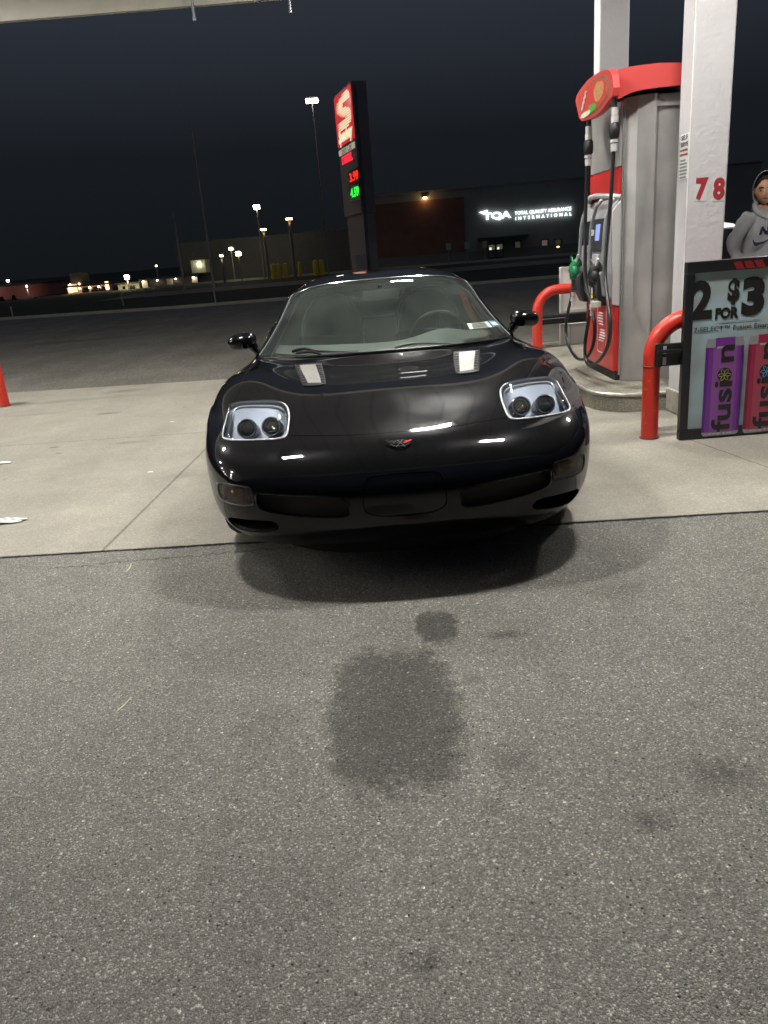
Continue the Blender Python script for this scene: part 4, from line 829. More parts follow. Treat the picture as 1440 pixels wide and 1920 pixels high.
# marker stakes on the verge
for k,(px,pt,pb,lb) in enumerate(((20,575,595,'leftmost'),(227,548,571,'middle'),(401,544,566,'rightmost'))):
    Y=g0(px,pb).y; p=ad(px,pt,Y); o=MB().cyl((0,0,-.08),(0,0,p.z),.028,n=8).cyl((0,0,p.z-.08),(0,0,p.z+.01),.034,n=8).build('marker_stake',mat('stake_pale',(.30,.30,.28),.7)); o.location=(p.x,Y,0); tag(o,f'{lb} of three thin pale stakes on the dark verge','stake','stakes on the verge')
for k,(px0,py0,px1,py1,Y,lb) in enumerate(((363,235,402,545,48,'left'),(325,400,343,520,52,'right'))):
    p=ad(px1,py1,Y); top=ad(px0,py0,Y).z
    tag(MB().tube([(p.x,Y,-.05),(p.x,Y,top)],[.07,.04],8).build('utility_pole',mat('pole_wood',(.42,.41,.4),.8)),('taller' if k==0 else 'shorter')+' of two faint dark utility poles left of the yard lamps','utility pole','utility poles')

# ------------------------------------------------------------------ conifers by the red shed
leafm=mat('conifer_green',(.022,.035,.018),.9,var=.3,vs=3)
def conifer(px,pb,pt,Y,label,seed):
    r=random.Random(seed); p=ad(px,pb,Y); h=ad(px,pt,Y).z+.05
    t=empty('conifer_tree',(p.x,Y,-.05),0,label,'tree','young conifers')
    MB().tube([(0,0,0),(.02,0,h*.5),(0,0,h*.97)],[.07,.05,.012],8).build('trunk',mat('bark_dark',(.05,.035,.025),.9),t)
    b=MB(); vs=[];fs=[]
    for i in range(1500):
        z=h*(.10+.90*r.random()**1.25); R=.34*h*(1-z/h)**.8*(1+.25*math.sin(z*9+seed))+.03; a=r.uniform(0,6.283); q=R*math.sqrt(r.uniform(.15,1)); x,y=q*math.cos(a),q*math.sin(a); s=r.uniform(.04,.10); k=len(vs)
        d=Vector((math.cos(a),math.sin(a),-.35+r.uniform(-.3,.3))).normalized(); sd=d.cross(Vector((0,0,1))).normalized()*s*.35
        c=Vector((x,y,z)); vs+=[tuple(c-sd),tuple(c+sd),tuple(c+d*s*1.6)]; fs.append((k,k+1,k+2))
    b.add(vs,fs); b.build('crown',leafm,t,smooth=False)
conifer(6,572,556,60,'left of the two young conifers before the red shed',1); conifer(29,572,553,60,'right of the two young conifers before the red shed',2); conifer(70,570,556,60,'dark conifer right of the red shed',5); 
# car body surface: rows from bumper bottom over the hood to the tail, columns centre -> side
CAR=(0.09,3.0)
ROWS=[
[(0,.11,.185),(.2,.112,.185),(.4,.13,.185),(.56,.17,.187),(.68,.25,.19),(.76,.36,.195),(.80,.46,.20),(.825,.53,.20),(.835,.565,.20),(.84,.59,.20)],
[(0,.035,.25),(.2,.04,.25),(.4,.06,.25),(.57,.105,.25),(.70,.19,.25),(.79,.31,.25),(.835,.43,.25),(.855,.51,.25),(.862,.555,.25),(.865,.58,.25)],
[(0,.0,.33),(.2,.006,.33),(.4,.03,.33),(.58,.08,.33),(.72,.17,.33),(.82,.30,.33),(.865,.42,.33),(.885,.51,.33),(.892,.555,.33),(.895,.575,.33)],
[(0,.0,.43),(.2,.006,.43),(.4,.03,.43),(.58,.08,.43),(.73,.17,.43),(.83,.30,.43),(.88,.43,.43),(.90,.53,.44),(.908,.58,.44),(.91,.60,.44)],
[(0,.035,.52),(.2,.04,.52),(.4,.062,.52),(.58,.11,.52),(.73,.20,.52),(.83,.32,.52),(.885,.45,.525),(.908,.56,.535),(.915,.62,.54),(.918,.645,.54)],
[(0,.12,.592),(.2,.125,.592),(.4,.15,.592),(.58,.20,.59),(.73,.285,.585),(.83,.40,.58),(.888,.53,.585),(.912,.65,.60),(.92,.70,.61),(.922,.72,.615)],
[(0,.24,.632),(.2,.245,.633),(.4,.272,.636),(.58,.325,.637),(.725,.405,.632),(.825,.51,.625),(.885,.64,.63),(.912,.75,.645),(.921,.80,.655),(.923,.82,.66)],
[(0,.46,.6745),(.2,.465,.678),(.4,.49,.688),(.57,.53,.697),(.71,.59,.69),(.81,.67,.68),(.878,.77,.672),(.91,.85,.677),(.921,.89,.68),(.923,.905,.683)],
[(0,.76,.735),(.2,.765,.736),(.4,.77,.741),(.56,.79,.755),(.69,.82,.766),(.80,.87,.762),(.880,.93,.738),(.916,.985,.706),(.921,1.01,.683),(.923,1.02,.678)],
[(0,1.06,.757),(.2,1.06,.757),(.4,1.06,.761),(.56,1.06,.781),(.68,1.07,.804),(.79,1.09,.803),(.876,1.11,.772),(.914,1.13,.712),(.92,1.14,.65),(.922,1.15,.63)],
[(0,1.30,.772),(.2,1.30,.772),(.4,1.31,.774),(.56,1.31,.785),(.68,1.31,.806),(.79,1.31,.803),(.874,1.30,.774),(.912,1.28,.70),(.917,1.27,.58),(.918,1.265,.53)],
[(0,1.46,.817),(.2,1.47,.815),(.4,1.50,.804),(.56,1.52,.800),(.68,1.53,.806),(.79,1.52,.800),(.871,1.49,.762),(.906,1.45,.65),(.905,1.38,.40),(.90,1.33,.30)],
[(0,1.60,.81),(.2,1.62,.81),(.4,1.66,.80),(.56,1.70,.792),(.68,1.73,.80),(.79,1.74,.795),(.868,1.72,.745),(.90,1.66,.56),(.895,1.58,.30),(.87,1.50,.20)],
[(0,2.1,.77),(.2,2.1,.77),(.4,2.1,.775),(.56,2.1,.785),(.70,2.1,.795),(.80,2.1,.79),(.87,2.1,.74),(.90,2.1,.55),(.895,2.1,.30),(.87,2.1,.20)],
[(0,2.7,.78),(.2,2.7,.78),(.4,2.7,.79),(.56,2.7,.80),(.70,2.7,.81),(.81,2.7,.80),(.885,2.7,.75),(.91,2.7,.55),(.90,2.7,.30),(.87,2.7,.20)],
[(0,3.2,.82),(.2,3.2,.82),(.4,3.2,.83),(.56,3.2,.84),(.70,3.2,.85),(.83,3.2,.84),(.91,3.2,.78),(.93,3.16,.60),(.925,3.20,.42),(.915,3.22,.30)],
[(0,3.6,.86),(.2,3.6,.86),(.4,3.6,.87),(.56,3.6,.88),(.72,3.6,.885),(.85,3.6,.87),(.92,3.6,.80),(.935,3.6,.72),(.936,3.6,.69),(.935,3.6,.68)],
[(0,4.0,.90),(.2,4.0,.90),(.4,4.0,.90),(.56,4.0,.90),(.72,4.0,.895),(.84,4.0,.875),(.915,4.0,.80),(.93,4.0,.60),(.925,3.97,.42),(.915,3.96,.30)],
[(0,4.4,.92),(.2,4.4,.92),(.4,4.39,.92),(.56,4.37,.91),(.70,4.33,.90),(.80,4.27,.87),(.86,4.2,.78),(.88,4.2,.55),(.87,4.2,.35),(.85,4.2,.25)],
[(0,4.5,.90),(.2,4.49,.90),(.4,4.47,.89),(.56,4.44,.88),(.68,4.38,.86),(.76,4.32,.80),(.80,4.30,.68),(.82,4.28,.5),(.82,4.26,.35),(.80,4.26,.25)],
[(0,4.54,.75),(.2,4.53,.75),(.4,4.51,.74),(.56,4.48,.73),(.66,4.43,.70),(.73,4.38,.62),(.76,4.36,.55),(.77,4.34,.45),(.77,4.33,.33),(.76,4.33,.25)],
[(0,4.50,.45),(.2,4.49,.45),(.4,4.47,.45),(.54,4.45,.45),(.62,4.42,.44),(.68,4.39,.42),(.71,4.38,.38),(.72,4.37,.34),(.72,4.37,.3),(.72,4.37,.25)],
[(0,4.42,.26),(.2,4.42,.26),(.4,4.41,.26),(.52,4.40,.26),(.60,4.39,.26),(.66,4.38,.26),(.69,4.37,.26),(.70,4.37,.26),(.71,4.37,.255),(.71,4.37,.25)],
]
def bsp(n,t):
    """weights (len(t), n) of a uniform cubic B-spline with end points reflected"""
    W=np.zeros((len(t),n+2))
    i=np.clip(np.floor(t).astype(int),0,n-2); f=t-i; k=np.arange(len(t))
    W[k,i]+=(1-f)**3/6; W[k,i+1]+=(3*f**3-6*f*f+4)/6; W[k,i+2]+=(-3*f**3+3*f*f+3*f+1)/6; W[k,i+3]+=f**3/6
    M=W[:,1:-1].copy(); M[:,0]+=2*W[:,0]; M[:,1]-=W[:,0]; M[:,-1]+=2*W[:,-1]; M[:,-2]-=W[:,-1]
    return M
class Surf:
    def __init__(s,rows,fit=3,mirror=True):
        P=np.array(rows,float)
        if mirror:
            Q=P[:,:0:-1].copy(); Q[:,:,0]*=-1; P=np.concatenate([Q,P],1)
        s.T=P; s.nr,s.nc=P.shape[:2]; C=P.copy()
        A=bsp(s.nr,np.arange(s.nr)*1.); B=bsp(s.nc,np.arange(s.nc)*1.)
        for _ in range(fit): C=C+(P-np.einsum('ai,ijk,bj->abk',A,C,B))
        s.C=C
    def grid(s,u,v): return np.einsum('ai,ijk,bj->abk',bsp(s.nr,np.asarray(u,float)),s.C,bsp(s.nc,np.asarray(v,float)))
    def pts(s,uv):
        uv=np.asarray(uv,float).reshape(-1,2)
        a=bsp(s.nr,np.clip(uv[:,0],0,s.nr-1)); b=bsp(s.nc,np.clip(uv[:,1],0,s.nc-1))
        return np.einsum('ai,ijk,aj->ak',a,s.C,b)
    def nrm(s,uv,e=.02):
        uv=np.asarray(uv,float).reshape(-1,2)
        du=s.pts(uv+[e,0])-s.pts(uv-[e,0]); dv=s.pts(uv+[0,e])-s.pts(uv-[0,e])
        n=np.cross(dv,du); return n/np.maximum(np.linalg.norm(n,axis=1,keepdims=True),1e-9)
# ------------------------------------------------------------------ the black sports car
car=empty('sports_car',(CAR[0],CAR[1],-.003),0,'glossy black low sports coupe facing the camera with clear rounded headlights','car')
paint=bpy.data.materials.new('black_paint'); paint.use_nodes=True; _n=paint.node_tree; _b=_n.nodes['Principled BSDF']
_b.inputs['Base Color'].default_value=(.0035,.0037,.0048,1); _b.inputs['Roughness'].default_value=.12; _b.inputs['Coat Weight'].default_value=.0; _b.inputs['Specular IOR Level'].default_value=.42
_t=N(_n,'ShaderNodeTexCoord'); _ns=N(_n,'ShaderNodeTexNoise'); _ns.inputs['Scale'].default_value=5; _b.inputs['Coat Tint'].default_value=(.86,.92,1,1); _ns.inputs['Detail'].default_value=8; _ns.inputs['Roughness'].default_value=.7; lnk(_n,_t.outputs['Object'],_ns.inputs['Vector'])
_r=N(_n,'ShaderNodeMapRange'); _r.inputs['From Min'].default_value=.42; _r.inputs['From Max'].default_value=.72; _r.inputs['To Min'].default_value=.018; _r.inputs['To Max'].default_value=.06; lnk(_n,_ns.outputs['Fac'],_r.inputs[0]); lnk(_n,_r.outputs[0],_b.inputs['Roughness'])
_r=N(_n,'ShaderNodeMapRange'); _r.inputs['From Min'].default_value=.45; _r.inputs['From Max'].default_value=.75; _r.inputs['From Min'].default_value=.35; _r.inputs['From Max'].default_value=.72; _r.inputs['To Min'].default_value=.0; _r.inputs['To Max'].default_value=.13; lnk(_n,_ns.outputs['Fac'],_r.inputs[0]); lnk(_n,_r.outputs[0],_b.inputs['Coat Weight']); _b.inputs['Coat Roughness'].default_value=.24
blackpl=mat('black_trim',(.010,.010,.011),.35); matte=mat('matte_black',(.006,.006,.006),.9,spec=.1); tyrem=mat('tyre_rubber',(.014,.014,.014),.75,bump=.2); chrome2=mat('bright_chrome',(.75,.75,.77),.12,1)
S=Surf(ROWS); NR=S.nr; MID=(S.nc-1)/2
ua=np.concatenate([np.linspace(0,8,8*22+1),np.linspace(8,12.6,4*28)[1:],np.linspace(12.6,NR-1,90)[1:]]); va_=np.linspace(0,S.nc-1,(S.nc-1)*20+1)
NU,NV=len(ua),len(va_); UV=np.stack(np.meshgrid(ua,va_,indexing='ij'),-1).reshape(-1,2)
idx=np.arange(NU*NV).reshape(NU,NV); Q=np.stack([idx[:-1,:-1],idx[:-1,1:],idx[1:,1:],idx[1:,:-1]],-1).reshape(-1,4)
REG=np.zeros(len(Q),int); locked=np.zeros(len(UV),bool)
def pip(P,poly):
    x,y=P[:,0],P[:,1]; ins=np.zeros(len(P),bool); n=len(poly)
    for i in range(n):
        x1,y1=poly[i]; x2,y2=poly[(i+1)%n]
        if y1==y2: continue
        c=((y1>y)!=(y2>y))&(x<(x2-x1)*(y-y1)/(y2-y1)+x1); ins^=c
    return ins
def nearest(P,poly):
    A=np.array(poly); B=np.roll(A,-1,0); best=np.full(len(P),1e9); out=P.copy()
    for a,b in zip(A,B):
        d=b-a; L2=(d@d) or 1e-12; t=np.clip(((P-a)@d)/L2,0,1); q=a+t[:,None]*d; dd=((P-q)**2).sum(1); m=dd<best; best[m]=dd[m]; out[m]=q[m]
    return out
OUT={}
def cut(rid,poly,parent):
    c=UV[Q].mean(1); ins=pip(c,poly)&np.isin(REG,parent); REG[ins]=rid
    vin=np.zeros(len(UV),bool); vin[Q[ins].ravel()]=True; vo=np.zeros(len(UV),bool); vo[Q[~ins].ravel()]=True
    bv=np.where(vin&vo&~locked)[0]; UV[bv]=nearest(UV[bv],poly); locked[bv]=True; OUT.setdefault(rid,[]).append(poly)
def both(P,n=3,closed=True):
    """outline in (row, distance from the centre line) -> polygons on both sides"""
    P=chaikin(P,n); return [[(u,MID-w) for u,w in P],[(u,MID+w) for u,w in P]]
BODY,HL,VENT,HOOD,GR,SIG,DUCT,PLATE,DOOR=0,1,2,3,4,5,6,7,8
HLP=[(6.4,4.76),(7.0,4.85),(7.36,4.84),(7.48,4.50),(7.50,3.7),(7.49,2.90),(7.34,2.60),(6.95,2.48),(6.4,2.45),(6.00,2.46),(5.83,2.60),(5.77,3.2),(5.74,4.1),(5.79,4.56),(6.02,4.70)]
VNP=[(10.48,2.78),(10.5,2.7),(10.55,1.95),(10.5,1.88),(8.5,1.65),(8.38,1.68),(8.32,2.2),(8.4,2.27)]
GRP=[(3.12,3.26),(3.20,3.2),(3.12,2.2),(3.02,1.5),(2.86,1.22),(2.55,1.12),(2.2,1.14),(2.08,1.3),(2.2,2.2),(2.38,3.0),(2.55,3.26)]
SGP=[(3.36,4.55),(3.42,4.3),(3.44,3.5),(3.36,3.34),(2.75,3.30),(2.60,3.40),(2.52,4.3),(2.6,4.7),(3.0,4.78),(3.25,4.72)]
DCP=[(1.70,4.6),(1.82,4.2),(1.97,3.2),(1.95,2.86),(1.7,2.74),(1.40,2.84),(1.18,3.4),(1.0,4.2),(.98,4.6),(1.3,4.9)]
for p in both(HLP): cut(HL,p,[BODY])
for p in both(VNP,2): cut(VENT,p,[BODY])
hr=[(5.93,0),(5.94,.9),(5.98,1.7),(6.05,2.5),(6.4,3.0),(6.9,4.0),(7.30,4.55),(8.4,4.66),(9.5,4.78),(10.6,4.88),(11.55,4.95),(11.75,4.7),(11.78,3.5),(11.75,1.6),(11.6,.55),(11.3,0)]
full=[(u,MID+w) for u,w in hr]+[(u,MID-w) for u,w in hr[::-1] if w>0]
full=[tuple(q) for q in full]; cut(HOOD,full,[BODY])
for p in both(GRP): cut(GR,p,[BODY])
for p in both(SGP): cut(SIG,p,[BODY])
for p in both(DCP): cut(DUCT,p,[BODY])
pr=chaikin([(3.66,.80),(3.80,.55),(3.80,-.55),(3.66,-.80),(2.6,-.87),(2.25,-.83),(2.02,-.6),(1.98,0),(2.02,.6),(2.25,.83),(2.6,.87)],3); cut(PLATE,[(u,MID+w) for u,w in pr],[BODY])
for p in both([(12.5,5.8),(14.75,5.8),(14.9,7.0),(14.6,8.3),(12.75,8.3),(12.5,7.2)],2): cut(DOOR,p,[BODY])
POS=S.pts(UV); NRM=S.nrm(UV)
if NRM[idx[NU//3,NV//2]][2]<0: NRM=-NRM; 
FLIP=np.cross(POS[Q[:,1]]-POS[Q[:,0]],POS[Q[:,3]]-POS[Q[:,0]]); 
if (FLIP*NRM[Q[:,0]]).sum()<0: Q=Q[:,::-1].copy()
def region_mesh(name,fm,m,parent,gap=0.,lift=0.):
    q=Q[fm]; ids,inv=np.unique(q.ravel(),return_inverse=True); q2=inv.reshape(-1,4); P=POS[ids].copy(); n=NRM[ids]
    vb=np.zeros(len(UV),bool); vb[Q[~fm].ravel()]=True; onb=vb[ids]
    if gap:
        cen=POS[q].mean(1); acc=np.zeros_like(P); cnt=np.zeros(len(P))
        for k in range(4): np.add.at(acc,q2[:,k],cen); np.add.at(cnt,q2[:,k],1)
        d=acc/cnt[:,None]-P; d/=np.maximum(np.linalg.norm(d,axis=1,keepdims=True),1e-9); P[onb]+=d[onb]*gap
    P=P+n*lift
    # boundary flange folded inwards
    v=[tuple(p) for p in P]; f=[tuple(a) for a in q2.tolist()]
    me=bpy.data.meshes.new(name); me.from_pydata(v,[],f); me.polygons.foreach_set('use_smooth',[True]*len(f)); me.update()
    me.normals_split_custom_set_from_vertices([tuple(a) for a in n]); o=link(name,me,m,parent)
    if gap:
        ed={}
        for a in q2:
            for k in range(4):
                e_=(a[k],a[(k+1)%4]); key=(min(e_),max(e_)); ed[key]=None if key in ed else e_
        v2=[];f2=[]
        for e_ in ed.values():
            if e_ is None: continue
            a,b_=e_
            if not (onb[a] and onb[b_]): continue
            k=len(v2); v2+=[tuple(P[a]),tuple(P[b_]),tuple(P[b_]-n[b_]*.018),tuple(P[a]-n[a]*.018)]; f2.append((k+1,k,k+3,k+2))
        return o,(v2,f2)
    return o,None
allb=REG
body_mask=(REG==BODY)
bo,fl=region_mesh('body',body_mask,paint,car,gap=.0017); flg=MB().add(*fl)
ho_,fl=region_mesh('hood',REG==HOOD,paint,car,gap=.0017,lift=.0004); flg.add(*fl); flg.build('seam_flange',mat('seam_black',(.004,.004,.004),.6),car)
region_mesh('licence_panel',REG==PLATE,paint,car,gap=.0022,lift=-.004)
for side in (0,1):
    msk=(REG==DOOR)&((UV[Q].mean(1)[:,1]<MID) if side==0 else (UV[Q].mean(1)[:,1]>MID)); dd,_=region_mesh('door',msk,paint,car,gap=.0022)
    hx=-1 if side==0 else 1; MB().ball((hx*.893,2.82,.70),(.012,.07,.018)).build('handle',blackpl,dd)
def side_of(rid,side): c=UV[Q].mean(1)[:,1]; return (REG==rid)&((c<MID) if side==0 else (c>MID))
def loop3(poly,lift=0.): P=S.pts(poly); n=S.nrm(poly); n=n*np.sign((n[:,2]-.9*n[:,1]).mean()); return [Vector(p)+Vector(k)*lift for p,k in zip(P,n)]
def resample(P,n):
    P=[Vector(p) for p in P]; L=[0]
    for a,b in zip(P,P[1:]+P[:1]): L.append(L[-1]+(b-a).length)
    out=[];j=0; PP=P+P[:1]
    for i in range(n):
        t=L[-1]*i/n
        while L[j+1]<t: j+=1
        out.append(PP[j].lerp(PP[j+1],(t-L[j])/max(L[j+1]-L[j],1e-9)))
    return out
def bowl(name,poly,vec,m,parent,n=64,shrink=.0,floor=True):
    A=resample(loop3(poly),n); c=sum(A,Vector())/n; B=[p+Vector(vec)+(c-p)*shrink for p in A]; b=MB()
    v=A+B+[c+Vector(vec)]; f=[(i,(i+1)%n,n+(i+1)%n,n+i) for i in range(n)]
    if floor: f+=[(n+i,n+(i+1)%n,2*n) for i in range(n)]
    return b.add(v,f).build(name,m,parent,ang=50)
def glassmat(name,tint,refl,haze,hc=(.6,.65,.66),rough=.02,hn=0):
    M=bpy.data.materials.new(name); M.use_nodes=True; nt=M.node_tree; nt.nodes.clear()
    o=N(nt,'ShaderNodeOutputMaterial'); tr=N(nt,'ShaderNodeBsdfTransparent'); tr.inputs[0].default_value=(*tint,1); gl=N(nt,'ShaderNodeBsdfGlossy'); gl.inputs['Roughness'].default_value=rough
    di=N(nt,'ShaderNodeBsdfDiffuse'); di.inputs[0].default_value=(*hc,1); m1=N(nt,'ShaderNodeMixShader'); m2=N(nt,'ShaderNodeMixShader'); fr=N(nt,'ShaderNodeFresnel'); fr.inputs[0].default_value=refl
    m1.inputs[0].default_value=haze
    if hn:
        t=N(nt,'ShaderNodeTexCoord'); n_=N(nt,'ShaderNodeTexNoise'); n_.inputs['Scale'].default_value=hn; n_.inputs['Detail'].default_value=6; lnk(nt,t.outputs['Object'],n_.inputs['Vector'])
        r=N(nt,'ShaderNodeMapRange'); r.inputs['From Min'].default_value=.3; r.inputs['From Max'].default_value=.75; r.inputs['To Min'].default_value=haze*.55; r.inputs['To Max'].default_value=haze*1.7; lnk(nt,n_.outputs['Fac'],r.inputs[0]); lnk(nt,r.outputs[0],m1.inputs[0])
    lnk(nt,tr.outputs[0],m1.inputs[1]); lnk(nt,di.outputs[0],m1.inputs[2]); lnk(nt,fr.outputs[0],m2.inputs[0]); lnk(nt,m1.outputs[0],m2.inputs[1]); lnk(nt,gl.outputs[0],m2.inputs[2]); lnk(nt,m2.outputs[0],o.inputs[0]); MATS[name]=M; return M
lensm=glassmat('headlight_lens',(.86,.9,.95),1.40,.018,(.60,.66,.74),.02,7); windm=glassmat('windscreen_glass',(.74,.80,.77),1.5,.058,(.42,.5,.46),.008,4)
silver=mat('headlight_silver',(.36,.385,.44),.42,.0); rimw=mat('headlight_rim',(.82,.84,.87),.25,.15)
lampd=mat('lamp_black',(.012,.013,.016),.25)
for side,p in enumerate(both(HLP)):
    s=-1 if side==0 else 1
    A=resample(loop3(p),90); ys=[q_.y for q_ in A]; y0_,y1_=min(ys),max(ys); cc_=sum(A,Vector())/90
    v=list(A)
    for rr_,dd_ in ((.96,.6),(.90,1.),(.6,1.),(.3,1.)):
        for q_ in A:
            k=cc_.lerp(q_,rr_); t_=(k.y-y0_)/(y1_-y0_); v.append(Vector((k.x,k.y+.012,k.z-dd_*(.115-.100*min(1,t_*1.25)))))
    v.append(cc_+Vector((0,.012,-.055))); f=[(r_*90+i,r_*90+(i+1)%90,(r_+1)*90+(i+1)%90,(r_+1)*90+i) for r_ in range(4) for i in range(90)]+[(360+i,360+(i+1)%90,450) for i in range(90)]
    hl=MB().add(v,f).build('headlight',silver,car,ang=60)
    # lens: domed copy of the opened patch
    q=Q[side_of(HL,side)]; ids,inv=np.unique(q.ravel(),return_inverse=True); q2=inv.reshape(-1,4)
    pn=nearest(UV[ids],p); dist=np.linalg.norm(S.pts(UV[ids])-S.pts(pn),axis=1); up=.032*np.sin(np.clip(dist/.055,0,1)*math.pi/2)
    me=bpy.data.meshes.new('lens'); me.from_pydata([tuple(a) for a in POS[ids]+NRM[ids]*(up+.0005)[:,None]],[],[tuple(a) for a in q2.tolist()]); me.polygons.foreach_set('use_smooth',[True]*len(q2)); link('lens',me,lensm,hl)
    A=resample(loop3(p,.002),110); MB().tube(A,.0046,8,closed=True).build('bezel',rimw,hl); 
    A2=resample(loop3(p,-.012),90); c=sum(A2,Vector())/90; MB().tube([q_+(c-q_)*.10 for q_ in A2],.0042,6,closed=True).build('inner_rim',rimw,hl)
    # two projector lamps
    fm=MB(); 
    for k,(xx,yy) in enumerate(((.563,.41),(.678,.435))):
        zz=.660 if k==0 else .655; d=Vector((s*.10,-1,.45)).normalized(); C_=Vector((s*xx,yy,zz))
        rx=d.cross(Vector((0,0,1))).normalized(); MF2=frame(C_,rx,rx.cross(d)*-1)
        if (MF2.to_3x3()@Vector((0,0,1))).dot(d)<0: MF2=frame(C_,-rx,rx.cross(d)*-1)
        pj=MB().lathe([(.042,-.085),(.046,-.01),(.0455,.004),(.042,.008),(.039,.005),(.037,-.010),(.035,-.014),(.0005,-.014)],32,MF2).build('projector',lampd,hl)
        MB().lathe([(.0395,.0075),(.0415,.0095),(.0435,.0075)],32,MF2,cap=False).build('projector_rim',mat('lamp_ring',(.42,.44,.48),.22,.6),pj)
        MB().lathe([(.033,-.0135),(.031,-.007),(.024,-.002),(.014,.001),(.0005,.002)],28,MF2).build('projector_lens',mat('lamp_glass',(.30,.22,.11),.12,.85,coat=1) if k==0 else mat('lamp_glass_dark',(.05,.055,.065),.18,.6),pj)
        MB().lathe([(.036,-.0125),(.0345,-.0105),(.033,-.0125)],28,MF2,cap=False).build('lens_collar',mat('lamp_ring'),pj)
        if k==0:
            MB().ball((C_+d*.001+Vector((.006,-.001,-.006)))[:],(.009,.006,.008)).build('bulb',mat('bulb_amber',(.75,.55,.25),.12,.8),pj)
# bonnet vents
plate=mat('vent_plate',(.62,.60,.57),.33,.85,var=.25,vs=60)
for side,p in enumerate(both(VNP,2)):
    s=-1 if side==0 else 1; q=Q[side_of(VENT,side)]; ids,inv=np.unique(q.ravel(),return_inverse=True); q2=inv.reshape(-1,4)
    me=bpy.data.meshes.new('hood_vent'); me.from_pydata([tuple(a) for a in POS[ids]+NRM[ids]*.003],[],[tuple(a) for a in q2.tolist()]); me.polygons.foreach_set('use_smooth',[True]*len(q2)); vt=link('hood_vent',me,blackpl,car)
    MB().tube(resample(loop3(p,.003),70),.0035,6,closed=True).build('vent_rim',blackpl,vt)
    w=lambda u,t: MID+s*((1.62+(1.88-1.62)*(u-8.4)/2.1)*(1-t)+(2.22+(2.80-2.22)*(u-8.4)/2.1)*t)
    us=np.linspace(8.52,10.38,10); ts=(.20,.35,.5,.65,.80); G=np.array([[u,w(u,t)] for u in us for t in ts]); P=S.pts(G); n=S.nrm(G); n*=np.sign(n[:,2:3]); P=P+n*.0055; nt_=len(ts)
    fs=[(i*nt_+j,i*nt_+j+1,(i+1)*nt_+j+1,(i+1)*nt_+j) for i in range(len(us)-1) for j in range(nt_-1)]
    if s<0: fs=[f_[::-1] for f_ in fs]
    MB().add([tuple(a) for a in P],fs).build('vent_plate',plate,vt)
    b=MB()
    for u in np.linspace(8.62,10.3,8):
        for t in (.10,.90):
            c=Vector(S.pts([(u,w(u,t))])[0])+Vector((0,0,.0045)); b.box(c,(.020,.014,.004))
    b.build('louvre',mat('louvre_grey',(.30,.30,.31),.3,.7),vt,smooth=False)
# lower grilles, side lamps, ducts
meshm=mat('grille_mesh',(.035,.031,.024),.7,bump=.6,bs=500)
for side,p in enumerate(both(GRP)):
    g=bowl('grille',p,(0,.035,0),matte,car,60,.0,floor=False); b=MB(); A=resample([q_+Vector((0,.030,0)) for q_ in loop3(p)],60); c=sum(A,Vector())/60
    b.add(A+[c],[(i,(i+1)%60,60) for i in range(60)]); b.build('grille_screen',meshm,g)
    MB().tube(resample(loop3(p,.000),70),.0045,6,closed=True).build('grille_lip',paint,g)
ambm=mat('side_lamp_amber',(.30,.10,.02),.25); clearm=glassmat('side_lamp_glass',(.80,.72,.60),1.5,.10,(.45,.38,.30),.04)
for side,p in enumerate(both(SGP)):
    s=-1 if side==0 else 1
    g=bowl('turn_signal',p,(0,.045,0),mat('lamp_bowl',(.16,.13,.10),.3,.7),car,60,.1); q=Q[side_of(SIG,side)]; ids,inv=np.unique(q.ravel(),return_inverse=True)
    me=bpy.data.meshes.new('lens'); me.from_pydata([tuple(a) for a in POS[ids]-NRM[ids]*.001],[],[tuple(a) for a in inv.reshape(-1,4).tolist()]); me.polygons.foreach_set('use_smooth',[True]*len(q)); link('lens',me,clearm,g)
    MB().tube(resample(loop3(p,.0),70),.003,6,closed=True).build('lamp_seal',blackpl,g)
    MB().ball((s*.71,.185,.435),(.032,.02,.022)).build('bulb',ambm,g)
    MB().box((s*.665,.155,.43),(.006,.05,.05)).build('divider',mat('lamp_bowl'),g,smooth=False)
for side,p in enumerate(both(DCP)): bowl('brake_duct',p,(0,.09,.01),matte,car,50,.1)
# chin spoiler below the bumper
b=MB(); xs=np.linspace(-.70,.70,25); v=[];f=[]
for i,x in enumerate(xs):
    y=.20+.32*(abs(x)/.70)**2.6; zb=.085+.05*(abs(x)/.7)**6; v+=[(x,y,.195),(x,y+.03,zb),(x,y+.045,zb),(x,y+.02,.195)]
for i in range(24):
    for k in range(4): f.append((i*4+k,i*4+(k+1)%4,i*4+4+(k+1)%4,i*4+4+k))
f+=[(3,2,1,0),(96,97,98,99)]
b.add(v,f); b.build('chin_spoiler',mat('spoiler_rubber',(.009,.009,.010),.45),car)
MB().prism([(-.74,.35),(-.84,.60),(.84,.60),(.74,.35)],.02,Matrix.Translation((0,0,.19))).box((0,2.5,.20),(1.5,3.6,.04)).build('underbody_blocker',matte,car,smooth=False)  # plain black boxes in the underbody's place, added to block light
MB().box((0,.93,.45),(1.0,.9,.45)).box((0,3.6,.45),(1.1,.9,.45)).build('engine_bay',matte,car,smooth=False)
